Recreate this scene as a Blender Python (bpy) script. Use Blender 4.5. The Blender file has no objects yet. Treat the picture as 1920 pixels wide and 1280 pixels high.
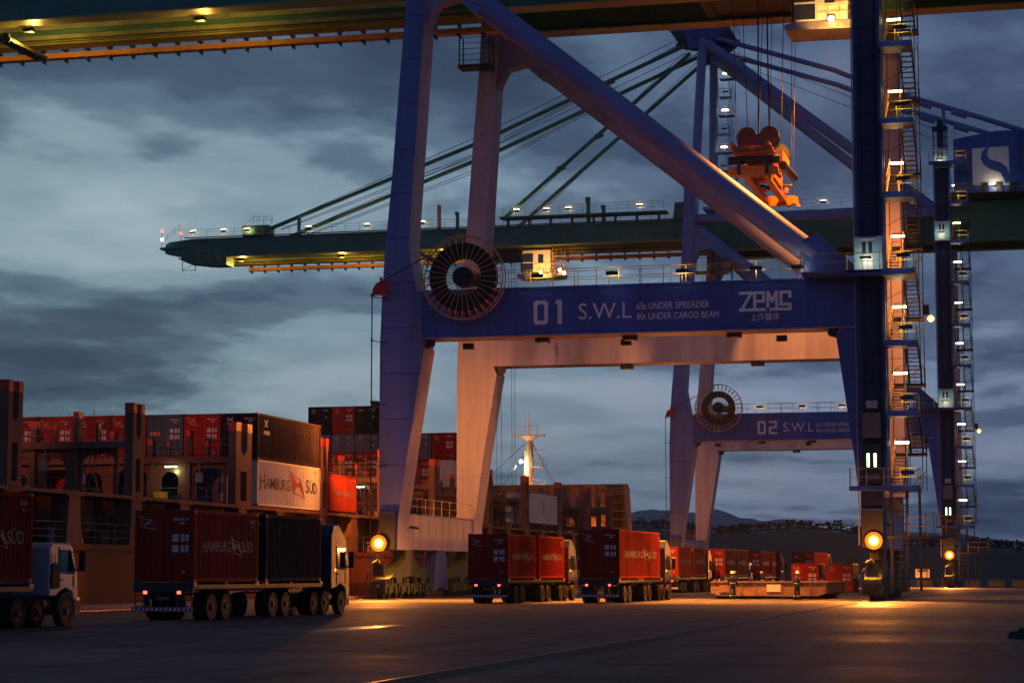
import bpy, math, random
from mathutils import Vector, Matrix
random.seed(7)
R = math.radians
scene = bpy.context.scene
COL = scene.collection
PI = math.pi

# ------------------------------------------------------------------ camera
PITCH = 6.146; YAW = 13.771
cd = bpy.data.cameras.new('camera'); cam = bpy.data.objects.new('camera', cd); COL.objects.link(cam)
cd.sensor_width = 36.0; cd.lens = 4012.0 / 1920.0 * 36.0
cd.clip_start = 0.5; cd.clip_end = 30000
cam.location = (0, 0, 1.8)
cam.rotation_euler = (R(90 + PITCH), 0, R(YAW))
scene.camera = cam

# ------------------------------------------------------------------ render settings
scene.render.engine = 'CYCLES'
scene.view_settings.view_transform = 'Standard'
scene.view_settings.look = 'None'
scene.view_settings.exposure = 0.0
scene.view_settings.gamma = 1.0
try:
    scene.cycles.use_denoising = True
    scene.cycles.max_bounces = 5
    scene.cycles.sample_clamp_indirect = 4.0
    scene.cycles.caustics_reflective = False
    scene.cycles.caustics_refractive = False
except Exception:
    pass

# ------------------------------------------------------------------ world: dusk cloud cover
world = bpy.data.worlds.new('World'); scene.world = world
world.use_nodes = True
wt = world.node_tree; wt.nodes.clear()
def N(t, typ, **kw):
    n = t.nodes.new(typ)
    for k, v in kw.items():
        if k in n.inputs.keys() if hasattr(n.inputs, 'keys') else False:
            n.inputs[k].default_value = v
        else:
            setattr(n, k, v)
    return n
def ramp(t, stops, interp='LINEAR'):
    n = t.nodes.new('ShaderNodeValToRGB'); e = n.color_ramp.elements
    n.color_ramp.interpolation = interp
    while len(e) < len(stops): e.new(0.5)
    for el, (p, c) in zip(e, stops):
        el.position = p; el.color = (c[0], c[1], c[2], 1) if not isinstance(c, (int, float)) else (c, c, c, 1)
    return n
def math_n(t, op, a, b=None, clamp=False):
    n = t.nodes.new('ShaderNodeMath'); n.operation = op; n.use_clamp = clamp
    for i, v in enumerate((a, b)):
        if v is None: continue
        if isinstance(v, (int, float)): n.inputs[i].default_value = v
        else: t.links.new(v, n.inputs[i])
    return n.outputs[0]
def mixc(t, fac, a, b, mode='MIX'):
    n = t.nodes.new('ShaderNodeMix'); n.data_type = 'RGBA'; n.blend_type = mode
    for s, v in ((0, fac), (6, a), (7, b)):
        if isinstance(v, (int, float)): n.inputs[s].default_value = v
        elif isinstance(v, tuple): n.inputs[s].default_value = (v[0], v[1], v[2], 1)
        else: t.links.new(v, n.inputs[s])
    return n.outputs[2]

SUN_EL, SUN_AZ = 2.0, -75.0            # afterglow low over the water, left of the view
tc = wt.nodes.new('ShaderNodeTexCoord')
sep = wt.nodes.new('ShaderNodeSeparateXYZ'); wt.links.new(tc.outputs['Generated'], sep.inputs[0])
zz = math_n(wt, 'ADD', math_n(wt, 'MAXIMUM', sep.outputs[2], 0.0), 0.10)
px_ = math_n(wt, 'DIVIDE', sep.outputs[0], zz); py_ = math_n(wt, 'DIVIDE', sep.outputs[1], zz)
comb = wt.nodes.new('ShaderNodeCombineXYZ')
wt.links.new(px_, comb.inputs[0]); wt.links.new(math_n(wt, 'MULTIPLY', py_, 0.75), comb.inputs[1])
n1 = N(wt, 'ShaderNodeTexNoise'); n1.inputs['Scale'].default_value = 0.95; n1.inputs['Detail'].default_value = 7; n1.inputs['Roughness'].default_value = 0.5; n1.inputs['Distortion'].default_value = 0.5
wt.links.new(comb.outputs[0], n1.inputs['Vector'])
n2 = N(wt, 'ShaderNodeTexNoise'); n2.inputs['Scale'].default_value = 4.4; n2.inputs['Detail'].default_value = 9; n2.inputs['Roughness'].default_value = 0.55
wt.links.new(comb.outputs[0], n2.inputs['Vector'])
cl = math_n(wt, 'ADD', math_n(wt, 'MULTIPLY', n1.outputs[0], 0.68), math_n(wt, 'MULTIPLY', n2.outputs[0], 0.32))
# the cloud is thinner and brighter towards the afterglow: add a broad term in that direction
gl = Vector((math.sin(R(-36)) * math.cos(R(4)), math.cos(R(-36)) * math.cos(R(4)), math.sin(R(4))))
dotn = wt.nodes.new('ShaderNodeVectorMath'); dotn.operation = 'DOT_PRODUCT'
wt.links.new(tc.outputs['Generated'], dotn.inputs[0]); dotn.inputs[1].default_value = gl
glow = N(wt, 'ShaderNodeMapRange'); wt.links.new(dotn.outputs['Value'], glow.inputs['Value'])
glow.inputs['From Min'].default_value = 0.90; glow.inputs['From Max'].default_value = 1.0
glow.inputs['To Min'].default_value = 0.0; glow.inputs['To Max'].default_value = 0.05
tot = math_n(wt, 'ADD', cl, glow.outputs[0])
ysafe = math_n(wt, 'MAXIMUM', sep.outputs[1], 0.05)
uu_ = math_n(wt, 'DIVIDE', sep.outputs[0], ysafe); vv_ = math_n(wt, 'DIVIDE', sep.outputs[2], ysafe)
# thin bright breaks and one heavy bank in the cloud over the water (positions in the sky, as slopes from the quay direction)
for u0, v0, a_, b_, amp in ((-.48, .175, .09, .045, .17), (-.33, .115, .05, .022, .16), (-.24, .075, .16, .035, .18), (-.33, .05, .4, .03, .07), (-.46, .118, .15, .026, -.18), (-.42, .20, .25, .05, .05), (-.20, .26, .3, .04, -.04), (.0, .055, .16, .04, .10)):
    du = math_n(wt, 'DIVIDE', math_n(wt, 'SUBTRACT', uu_, u0), a_); dv = math_n(wt, 'DIVIDE', math_n(wt, 'SUBTRACT', vv_, v0), b_)
    r2_ = math_n(wt, 'ADD', math_n(wt, 'MULTIPLY', du, du), math_n(wt, 'MULTIPLY', dv, dv))
    ex = math_n(wt, 'POWER', 2.718, math_n(wt, 'MULTIPLY', r2_, -1.0))
    tot = math_n(wt, 'ADD', tot, math_n(wt, 'MULTIPLY', ex, amp))
cr = ramp(wt, [(0.40, (0.045, 0.073, 0.112)), (0.48, (0.072, 0.116, 0.168)), (0.55, (0.140, 0.215, 0.27)), (0.63, (0.31, 0.43, 0.47)), (0.76, (0.48, 0.58, 0.60))], 'EASE')
wt.links.new(tot, cr.inputs[0])
# right-hand and upper sky: duller, more violet
side = N(wt, 'ShaderNodeMapRange'); wt.links.new(dotn.outputs['Value'], side.inputs['Value'])
side.inputs['From Min'].default_value = 0.86; side.inputs['From Max'].default_value = 0.98
c1 = mixc(wt, math_n(wt, 'SUBTRACT', 1.0, side.outputs[0]), cr.outputs[0], mixc(wt, 1.0, cr.outputs[0], (0.88, 0.78, 1.0), 'MULTIPLY'))
# behind the viewer the sky stays somewhat lighter (it lights the faces turned to the camera)
back = N(wt, 'ShaderNodeMapRange'); wt.links.new(sep.outputs[1], back.inputs['Value'])
back.inputs['From Min'].default_value = 0.35; back.inputs['From Max'].default_value = -0.6
c2 = mixc(wt, back.outputs[0], c1, mixc(wt, 1.0, c1, (0.80, 0.92, 1.20), 'MULTIPLY'))
# the cloud overhead is thicker and darker than the strip near the horizon
over = N(wt, 'ShaderNodeMapRange'); wt.links.new(sep.outputs[2], over.inputs['Value'])
over.inputs['From Min'].default_value = 0.38; over.inputs['From Max'].default_value = 0.7
c2 = mixc(wt, over.outputs[0], c2, mixc(wt, 1.0, c2, (0.26, 0.28, 0.36), 'MULTIPLY'))
# below the horizon: dark ground colour
low = N(wt, 'ShaderNodeMapRange'); wt.links.new(sep.outputs[2], low.inputs['Value'])
low.inputs['From Min'].default_value = -0.01; low.inputs['From Max'].default_value = -0.05
c3 = mixc(wt, low.outputs[0], c2, (0.02, 0.025, 0.03))
sky = wt.nodes.new('ShaderNodeTexSky'); sky.sky_type = 'NISHITA'; sky.sun_disc = False
sky.sun_elevation = R(SUN_EL); sky.sun_rotation = R(SUN_AZ)
skyb = wt.nodes.new('ShaderNodeBackground'); skyb.inputs['Strength'].default_value = 0.006
wt.links.new(sky.outputs[0], skyb.inputs[0])
c3 = mixc(wt, 1.0, c3, (0.90, 0.99, 1.05), 'MULTIPLY')
bg = wt.nodes.new('ShaderNodeBackground'); wt.links.new(c3, bg.inputs[0]); bg.inputs['Strength'].default_value = 0.92
add = wt.nodes.new('ShaderNodeAddShader'); wt.links.new(bg.outputs[0], add.inputs[0]); wt.links.new(skyb.outputs[0], add.inputs[1])
wo = wt.nodes.new('ShaderNodeOutputWorld'); wt.links.new(add.outputs[0], wo.inputs[0])

sl = bpy.data.lights.new('sun', 'SUN'); sl.energy = 0.04; sl.angle = R(20); sl.color = (0.8, 0.9, 1.0)
so = bpy.data.objects.new('sun', sl); COL.objects.link(so)
so.rotation_euler = (R(90 - SUN_EL - 14), 0, R(-SUN_AZ - 180 + 0))

SOD = (1.0, 0.30, 0.045)                # sodium lamps
def lamp(name, loc, power, col=SOD, rad=0.25, spot=None, target=None, parent=None, blend=0.6):
    l = bpy.data.lights.new(name, 'SPOT' if spot else 'POINT'); l.energy = power; l.color = col; l.shadow_soft_size = rad
    o = bpy.data.objects.new(name, l); COL.objects.link(o); o.location = loc
    if spot:
        l.spot_size = R(spot); l.spot_blend = blend
        d = Vector(target) - Vector(loc); o.rotation_euler = d.to_track_quat('-Z', 'Y').to_euler()
    if parent: o.parent = parent
    return o

# ------------------------------------------------------------------ materials
def mat(name, base, rough=0.6, metal=0.0, vary=0.25, scale=1.2, rust=0.0, bump=0.0, streak=False, spec=0.5):
    m = bpy.data.materials.new(name); m.use_nodes = True; t = m.node_tree
    b = t.nodes['Principled BSDF']; b.inputs['Metallic'].default_value = metal; b.inputs['Specular IOR Level'].default_value = spec
    co = t.nodes.new('ShaderNodeTexCoord')
    oi = t.nodes.new('ShaderNodeObjectInfo'); va = t.nodes.new('ShaderNodeVectorMath'); va.operation = 'ADD'
    t.links.new(co.outputs['Object'], va.inputs[0]); t.links.new(oi.outputs['Location'], va.inputs[1])
    mp = t.nodes.new('ShaderNodeMapping'); t.links.new(va.outputs[0], mp.inputs[0])
    if streak: mp.inputs['Scale'].default_value = (1, 1, 0.12)
    no = N(t, 'ShaderNodeTexNoise'); no.inputs['Scale'].default_value = scale; no.inputs['Detail'].default_value = 6; no.inputs['Roughness'].default_value = 0.6
    t.links.new(mp.outputs[0], no.inputs['Vector'])
    r = ramp(t, [(0.3, 1 - vary), (0.7, 1 + vary * 0.5)]); t.links.new(no.outputs[0], r.inputs[0])
    c = mixc(t, 1.0, base, r.outputs[0], 'MULTIPLY')
    if name.startswith('container'):
        wn = t.nodes.new('ShaderNodeTexWhiteNoise'); t.links.new(oi.outputs['Location'], wn.inputs['Vector'])
        tr_ = N(t, 'ShaderNodeMapRange'); tr_.inputs['To Min'].default_value = 0.68; tr_.inputs['To Max'].default_value = 1.15; t.links.new(wn.outputs[0], tr_.inputs['Value'])
        c = mixc(t, 1.0, c, tr_.outputs[0], 'MULTIPLY')
        dn = N(t, 'ShaderNodeTexNoise'); dn.inputs['Scale'].default_value = 1.4; dn.inputs['Detail'].default_value = 2; t.links.new(va.outputs[0], dn.inputs['Vector'])
        db = t.nodes.new('ShaderNodeBump'); db.inputs['Strength'].default_value = 0.5; db.inputs['Distance'].default_value = 0.12; t.links.new(dn.outputs[0], db.inputs['Height']); t.links.new(db.outputs[0], b.inputs['Normal'])
    if rust > 0:
        no2 = N(t, 'ShaderNodeTexNoise'); no2.inputs['Scale'].default_value = scale * 2.3; no2.inputs['Detail'].default_value = 8; no2.inputs['Roughness'].default_value = 0.7
        t.links.new(mp.outputs[0], no2.inputs['Vector'])
        r2 = ramp(t, [(0.66 - rust * 0.2, 0.0), (0.74 - rust * 0.2, 0.8)]); t.links.new(no2.outputs[0], r2.inputs[0])
        c = mixc(t, r2.outputs[0], c, (0.12, 0.05, 0.02))
    t.links.new(c, b.inputs['Base Color'])
    rr = N(t, 'ShaderNodeMapRange'); rr.inputs['To Min'].default_value = max(0.05, rough - 0.12); rr.inputs['To Max'].default_value = min(1, rough + 0.12)
    t.links.new(no.outputs[0], rr.inputs['Value']); t.links.new(rr.outputs[0], b.inputs['Roughness'])
    if bump > 0:
        bp = t.nodes.new('ShaderNodeBump'); bp.inputs['Strength'].default_value = bump; bp.inputs['Distance'].default_value = 0.05
        n3 = N(t, 'ShaderNodeTexNoise'); n3.inputs['Scale'].default_value = scale * 12; n3.inputs['Detail'].default_value = 4
        t.links.new(co.outputs['Object'], n3.inputs['Vector']); t.links.new(n3.outputs[0], bp.inputs['Height']); t.links.new(bp.outputs[0], b.inputs['Normal'])
    return m
def emit(name, col, s):
    m = bpy.data.materials.new(name); m.use_nodes = True; t = m.node_tree
    b = t.nodes['Principled BSDF']; b.inputs['Base Color'].default_value = (*[min(1, c) * .8 for c in col], 1)
    b.inputs['Emission Color'].default_value = (*col, 1); b.inputs['Emission Strength'].default_value = s
    return m
def glass(name, col=(0.02, 0.025, 0.03)):
    m = bpy.data.materials.new(name); m.use_nodes = True
    b = m.node_tree.nodes['Principled BSDF']; b.inputs['Base Color'].default_value = (*col, 1); b.inputs['Roughness'].default_value = 0.06
    b.inputs['Specular IOR Level'].default_value = 0.8
    return m
M = {}
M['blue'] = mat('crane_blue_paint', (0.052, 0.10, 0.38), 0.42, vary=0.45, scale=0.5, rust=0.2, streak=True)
M['blue_lit'] = mat('crane_blue_lit_tone', (0.17, 0.21, 0.46), 0.42, vary=0.4, scale=0.5, rust=0.18, streak=True)  # crane blue again, lightened: sky light on the leg is in the colour
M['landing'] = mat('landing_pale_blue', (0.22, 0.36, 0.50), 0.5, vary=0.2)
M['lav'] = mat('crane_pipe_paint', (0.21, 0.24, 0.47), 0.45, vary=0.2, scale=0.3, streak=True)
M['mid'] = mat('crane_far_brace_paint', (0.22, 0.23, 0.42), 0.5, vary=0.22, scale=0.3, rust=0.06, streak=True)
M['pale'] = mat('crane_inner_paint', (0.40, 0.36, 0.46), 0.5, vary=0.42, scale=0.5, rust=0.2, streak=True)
M['navy'] = mat('crane_dark_blue', (0.012, 0.018, 0.06), 0.5, vary=0.4, scale=1.0)
M['green'] = mat('boom_green_paint', (0.06, 0.20, 0.135), 0.5, vary=0.35, scale=0.5, rust=0.1)
M['olive'] = mat('boom_underside_paint', (0.26, 0.30, 0.09), 0.45, vary=0.35, scale=0.6, rust=0.2)
M['bogie'] = mat('bogie_green_paint', (0.045, 0.07, 0.02), 0.5, vary=0.5, scale=1.5, rust=0.4)
M['yellow'] = mat('yellow_railing_paint', (0.62, 0.36, 0.04), 0.5, vary=0.2, rust=0.1)
M['orange'] = mat('orange_machine_paint', (0.70, 0.19, 0.02), 0.45, vary=0.35, scale=2, rust=0.25)
M['festoon'] = mat('festoon_rail_paint', (0.75, 0.36, 0.10), 0.5, vary=0.3, scale=0.8)
M['black'] = mat('black_rubber', (0.012, 0.012, 0.013), 0.75, vary=0.3, scale=3)
M['dark'] = mat('dark_steel', (0.03, 0.032, 0.035), 0.55, vary=0.4, scale=2, rust=0.2)
M['steel'] = mat('galvanised_steel', (0.28, 0.27, 0.26), 0.45, 0.6, vary=0.4, scale=3, rust=0.3)
M['cable'] = mat('wire_rope', (0.05, 0.05, 0.055), 0.6, 0.3)
M['red'] = mat('red_paint', (0.55, 0.03, 0.015), 0.5, vary=0.2)
M['white'] = mat('white_paint', (0.78, 0.74, 0.72), 0.5, vary=0.12, scale=2)
M['letter'] = mat('white_lettering', (0.85, 0.80, 0.80), 0.5, vary=0.12, scale=1.5)
M['c_red'] = mat('container_red', (0.40, 0.035, 0.022), 0.48, vary=0.35, scale=0.7, rust=0.28, streak=True, spec=0.004)
M['c_red2'] = mat('container_faded_red', (0.42, 0.05, 0.025), 0.5, vary=0.35, scale=0.9, rust=0.3, streak=True, spec=0.004)
M['c_dark'] = mat('container_dark_brown', (0.055, 0.035, 0.045), 0.55, vary=0.4, scale=0.9, rust=0.25, streak=True, spec=0.004)
M['c_slate'] = mat('container_slate', (0.035, 0.035, 0.045), 0.5, vary=0.4, scale=0.9, rust=0.3, streak=True, spec=0.004)
M['c_blue'] = mat('container_blue_grey', (0.12, 0.17, 0.22), 0.5, vary=0.3, scale=0.8, rust=0.25, streak=True, spec=0.0)
M['c_green'] = mat('container_dark_green', (0.02, 0.05, 0.045), 0.5, vary=0.3, scale=0.8, rust=0.2, streak=True, spec=0.0)
M['c_grey'] = mat('container_grey', (0.20, 0.19, 0.20), 0.5, vary=0.3, scale=0.8, rust=0.3, streak=True, spec=0.0)
M['c_white'] = mat('container_white', (0.74, 0.66, 0.56), 0.5, vary=0.15, scale=0.6, rust=0.16, streak=True, spec=0.05)
M['placard'] = mat('white_placard', (0.70, 0.68, 0.68), 0.6, vary=0.3, scale=5)
M['worn'] = mat('worn_white_lettering', (0.26, 0.17, 0.165), 0.7, vary=0.5, scale=4)
M['bwall'] = mat('breakwater_paint', (0.42, 0.25, 0.12), 0.6, vary=0.4, scale=0.6, rust=0.4, streak=True)
M['maroon'] = mat('maroon_lettering', (0.30, 0.02, 0.03), 0.5)
M['ink'] = mat('black_lettering', (0.03, 0.02, 0.025), 0.5)
M['hull'] = mat('ship_hull_red', (0.20, 0.055, 0.035), 0.6, vary=0.4, scale=0.25, rust=0.3, streak=True, spec=0.04)
M['deck'] = mat('ship_superstructure_paint', (0.20, 0.095, 0.068), 0.6, vary=0.4, scale=0.5, rust=0.45, streak=True, spec=0.04)
M['deckg'] = mat('ship_grey_paint', (0.20, 0.17, 0.17), 0.6, vary=0.4, scale=0.6, rust=0.3, streak=True, spec=0.04)
M['mast'] = mat('mast_buff_paint', (0.70, 0.52, 0.30), 0.5, vary=0.2)
M['cabwhite'] = mat('white_cab_paint', (0.30, 0.31, 0.34), 0.32, vary=0.12, scale=2)
M['cabsilver'] = mat('silver_cab_paint', (0.045, 0.042, 0.065), 0.45, 0.1, vary=0.2, scale=2)
M['cabdark'] = mat('dark_cab_paint', (0.03, 0.027, 0.033), 0.35, vary=0.2, scale=2)
M['glass'] = glass('dark_glass')
M['rim'] = mat('dirty_wheel_rim', (0.03, 0.027, 0.027), 0.6, 0.3)
M['railhead'] = mat('polished_rail_head', (0.34, 0.20, 0.12), 0.4, 1.0, vary=0.0)
M['chrome'] = mat('chrome_trim', (0.5, 0.5, 0.5), 0.25, 0.9)
M['navycloth'] = mat('navy_coverall_cloth', (0.02, 0.03, 0.07), 0.9, vary=0.3, scale=8)
M['skin'] = mat('skin', (0.35, 0.20, 0.14), 0.6, vary=0.1)
M['reflect'] = mat('reflective_tape', (0.75, 0.72, 0.40), 0.3, vary=0.05)
M['helmet'] = mat('white_helmet', (0.85, 0.85, 0.82), 0.3, vary=0.05)
M['bark'] = mat('bark', (0.07, 0.05, 0.035), 0.9, vary=0.4, scale=3)
M['leaf'] = mat('dark_foliage', (0.010, 0.014, 0.010), 0.9, vary=0.6, scale=0.25)
M['hill'] = mat('wooded_hill', (0.016, 0.022, 0.014), 0.95, vary=0.6, scale=0.03)
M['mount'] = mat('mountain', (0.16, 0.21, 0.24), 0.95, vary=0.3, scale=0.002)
M['conc'] = mat('concrete', (0.30, 0.28, 0.26), 0.8, vary=0.3, scale=1.5)
M['byellow'] = mat('barrier_yellow', (0.65, 0.38, 0.05), 0.6, vary=0.3, scale=2)
M['bblue'] = mat('barrier_blue', (0.04, 0.12, 0.25), 0.6, vary=0.3, scale=2)
M['hatch'] = mat('hatch_cover_paint', (0.32, 0.20, 0.13), 0.6, vary=0.5, scale=0.9, rust=0.5)
E_SOD = emit('sodium_lamp', (1.0, 0.42, 0.06), 9)
E_SODW = emit('sodium_lamp_strong', (1.0, 0.50, 0.12), 110)
E_HALO = emit('lamp_halo', (1.0, 0.33, 0.02), 4.5)  # lamp glare put into glowing discs, here and in the rim below
E_HALO2 = emit('lamp_halo_rim', (1.0, 0.20, 0.01), 0.9)
E_TUBE = emit('white_tube', (1.0, 0.86, 0.50), 24)
E_TUBES = [E_TUBE, emit('warm_tube', (1.0, 0.70, 0.30), 16), emit('greenish_white_tube', (0.85, 1.0, 0.58), 20), emit('dim_tube', (1.0, 0.84, 0.50), 9)]
E_GRN = emit('green_tube', (0.62, 1.0, 0.42), 5)
E_TAIL = emit('red_tail_lamp', (1.0, 0.05, 0.03), 9)
E_WHT = emit('white_spot_lamp', (0.9, 1.0, 0.8), 30)

# ------------------------------------------------------------------ mesh builder
class MB:
    def __init__(s): s.v = []; s.f = []; s.m = []; s.sm = []
    def add(s, vs, fs, mi=0, smooth=False, M4=None):
        o = len(s.v)
        s.v += [tuple(M4 @ Vector(v)) if M4 else tuple(v) for v in vs]
        for i, f in enumerate(fs):
            s.f.append([o + k for k in f]); s.m.append(mi[i] if isinstance(mi, list) else mi); s.sm.append(smooth)
        return s
    def box(s, x0, x1, y0, y1, z0, z1, mi=0, M4=None):
        vs = [(x0, y0, z0), (x1, y0, z0), (x1, y1, z0), (x0, y1, z0), (x0, y0, z1), (x1, y0, z1), (x1, y1, z1), (x0, y1, z1)]
        fs = [[0, 3, 2, 1], [4, 5, 6, 7], [0, 1, 5, 4], [1, 2, 6, 5], [2, 3, 7, 6], [3, 0, 4, 7]]
        return s.add(vs, fs, mi, False, M4)
    def prism(s, poly, a, b, axis='y', mi=0, mcap=None, mcap2=None):
        """poly in the plane across 'axis' ((x,z) for y, (y,z) for x, (x,y) for z), extruded from a to b"""
        n = len(poly)
        ar = sum(poly[i][0] * poly[(i + 1) % n][1] - poly[(i + 1) % n][0] * poly[i][1] for i in range(n))
        if ar < 0: poly = poly[::-1]
        def P(p, t): return (p[0], t, p[1]) if axis == 'y' else ((t, p[0], p[1]) if axis == 'x' else (p[0], p[1], t))
        vs = [P(p, a) for p in poly] + [P(p, b) for p in poly]
        fl = axis != 'y'
        c0 = list(range(n)); c1 = list(range(n, 2 * n))
        # (x,z) ccw seen from -y: cap a is outward for y; for x and z reverse
        if fl: c0 = c0[::-1]
        else: c1 = c1[::-1]
        sd = []
        for i in range(n):
            j = (i + 1) % n
            q = [i, j, n + j, n + i]
            if not fl: q = q[::-1]
            sd.append(q)
        if b < a:
            c0 = c0[::-1]; c1 = c1[::-1]; sd = [q[::-1] for q in sd]
        mc = mi if mcap is None else mcap; mc2 = mc if mcap2 is None else mcap2
        return s.add(vs, [c0, c1] + sd, [mc, mc2] + [mi] * n)
    def tube(s, p, q, r, n=8, r2=None, mi=0, caps=True, smooth=True):
        p = Vector(p); q = Vector(q); d = q - p
        if d.length < 1e-6: return s
        d.normalize(); u = d.orthogonal().normalized(); w = d.cross(u); r2 = r if r2 is None else r2
        vs = [p + (u * math.cos(2 * PI * i / n) + w * math.sin(2 * PI * i / n)) * r for i in range(n)]
        vs += [q + (u * math.cos(2 * PI * i / n) + w * math.sin(2 * PI * i / n)) * r2 for i in range(n)]
        s.add(vs, [[i, (i + 1) % n, n + (i + 1) % n, n + i] for i in range(n)], mi, smooth)
        if caps: s.add(vs[:n], [list(range(n))[::-1]], mi); s.add(vs[n:], [list(range(n))], mi)
        return s
    def bar(s, p, q, w=0.05, mi=0):
        return s.tube(p, q, w * 0.7, 4, mi=mi, smooth=False)
    def path(s, pts, r, n=6, mi=0):
        for a, b in zip(pts[:-1], pts[1:]): s.tube(a, b, r, n, mi=mi)
        return s
    def ring(s, c, axis, r0, r1, t, n=32, mi=0):
        """annular disc of thickness t round c; axis 'y' or 'x'"""
        vs = []
        for k in range(n):
            a = 2 * PI * k / n
            for r in (r0, r1):
                for h in (-t / 2, t / 2):
                    if axis == 'y': vs.append((c[0] + r * math.cos(a), c[1] + h, c[2] + r * math.sin(a)))
                    else: vs.append((c[0] + h, c[1] + r * math.cos(a), c[2] + r * math.sin(a)))
        fs = []
        for k in range(n):
            a = 4 * k; b = 4 * ((k + 1) % n)
            fs += [[a, b, b + 2, a + 2], [a + 1, a + 3, b + 3, b + 1], [a + 2, b + 2, b + 3, a + 3], [a, a + 1, b + 1, b]]
        return s.add(vs, fs, mi)
    def mesh(s, name, mats):
        me = bpy.data.meshes.new(name); me.from_pydata(s.v, [], s.f)
        for m in (mats if isinstance(mats, (list, tuple)) else [mats]): me.materials.append(M[m] if isinstance(m, str) else m)
        me.polygons.foreach_set('material_index', s.m); me.polygons.foreach_set('use_smooth', s.sm)
        me.update(); return me
    def build(s, name, mats, parent=None, loc=None, bevel=0):
        o = bpy.data.objects.new(name, s.mesh(name, mats)); COL.objects.link(o)
        if parent: o.parent = parent
        if loc: o.location = loc
        if bevel:
            b = o.modifiers.new('bevel', 'BEVEL'); b.width = bevel; b.segments = 2; b.limit_method = 'ANGLE'
        return o
def tag(o, label=None, cat=None, group=None, kind=None):
    if label: o['label'] = label
    if cat: o['category'] = cat
    if group: o['group'] = group
    if kind: o['kind'] = kind
    return o
def empty(name, loc, rz=0, label=None, cat=None, group=None):
    o = bpy.data.objects.new(name, None); COL.objects.link(o); o.location = loc; o.rotation_euler = (0, 0, rz)
    o.empty_display_size = 0.3
    return tag(o, label, cat, group)
def copy_tree(o, parent=None):
    c = o.copy(); COL.objects.link(c)
    if parent: c.parent = parent; c.matrix_parent_inverse = o.matrix_parent_inverse.copy()
    for ch in list(o.children): copy_tree(ch, c)
    return c
def railing(mb, pts, h=1.1, step=1.6, w=0.035, mi=0, mids=1):
    for a, b in zip(pts[:-1], pts[1:]):
        a = Vector(a); b = Vector(b); L = (b - a).length; n = max(1, round(L / step)); up = Vector((0, 0, h))
        for i in range(n + 1):
            p = a.lerp(b, i / n); mb.bar(p, p + up, w, mi)
        mb.bar(a + up, b + up, w, mi)
        for k in range(mids): mb.bar(a + up * (k + 1) / (mids + 1), b + up * (k + 1) / (mids + 1), w * 0.8, mi)
_tc = {}
def text_data(body, bold=0.0):
    if (body, bold) in _tc: return _tc[(body, bold)]
    cu = bpy.data.curves.new('txt', 'FONT'); cu.body = body; cu.resolution_u = 3; cu.offset = bold; cu.extrude = 0
    o = bpy.data.objects.new('txt', cu); COL.objects.link(o)
    bpy.context.view_layer.update()
    me = bpy.data.meshes.new_from_object(o.evaluated_get(bpy.context.evaluated_depsgraph_get()))
    vs = [tuple(v.co) for v in me.vertices]; fs = [list(p.vertices) for p in me.polygons]
    bpy.data.objects.remove(o); bpy.data.curves.remove(cu); bpy.data.meshes.remove(me)
    _tc[(body, bold)] = (vs, fs); return vs, fs
def flat(mb, vs, fs, u0, u1, v0, v1, plane, off, mi=0):
    """fit flat outline data into the rectangle (u0..u1, v0..v1) on a plane: 'y' faces -Y, 'x' faces +X"""
    a0 = min(v[0] for v in vs); a1 = max(v[0] for v in vs); b0 = min(v[1] for v in vs); b1 = max(v[1] for v in vs)
    out = []
    for v in vs:
        u = u0 + (v[0] - a0) / (a1 - a0) * (u1 - u0); w = v0 + (v[1] - b0) / (b1 - b0) * (v1 - v0)
        out.append((u, off, w) if plane == 'y' else (off, u, w))
    mb.add(out, fs, mi)
def text(mb, body, u0, u1, v0, v1, plane, off, mi=0, bold=0.0):
    vs, fs = text_data(body, bold); flat(mb, vs, fs, u0, u1, v0, v1, plane, off, mi)
def poly(mb, pts, plane, off, mi=0):
    mb.add([(u, off, v) if plane == 'y' else (off, u, v) for u, v in pts], [list(range(len(pts)))], mi)
_so = [0]
def stroke(mb, pts, w, plane, off, mi=0):
    """a chain of flat quads of width w along (u,v) points"""
    for (a, b), (c, d) in zip(pts[:-1], pts[1:]):
        _so[0] = (_so[0] + 1) % 12; off = off + (-.0006 if plane == 'y' else .0006) * (1 + _so[0] % 5)
        L = math.hypot(c - a, d - b) or 1; nx, ny = -(d - b) / L * w / 2, (c - a) / L * w / 2; ex, ey = (c - a) / L * w / 2, (d - b) / L * w / 2
        poly(mb, [(a - ex + nx, b - ey + ny), (a - ex - nx, b - ey - ny), (c + ex - nx, d + ey - ny), (c + ex + nx, d + ey + ny)], plane, off, mi)
def flag(mb, u, v, w, h, plane, off, m1=0, m2=0):
    """four-pointed pennant emblem of the shipping line: two filled and two open sails round a star"""
    P = lambda a, b: (u + a * w, v + b * h)
    poly(mb, [P(0, 1), P(.46, .52), P(.18, .18), P(.06, .5)], plane, off, m1)
    poly(mb, [P(.54, .5), P(.72, .72), P(.92, .3), P(1, 0)], plane, off, m1)
    stroke(mb, [P(0, 1), P(.3, .80), P(.72, .72)], 0.045 * h, plane, off, m2)
    stroke(mb, [P(.18, .18), P(.55, .12), P(1, 0)], 0.045 * h, plane, off, m2)
    poly(mb, [P(.5, .62), P(.44, .5), P(.5, .40), P(.57, .5)], plane, off, m2)
    stroke(mb, [P(.2, .2), P(.5, .5), P(.72, .72)], 0.05 * h, plane, off, m2)

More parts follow.
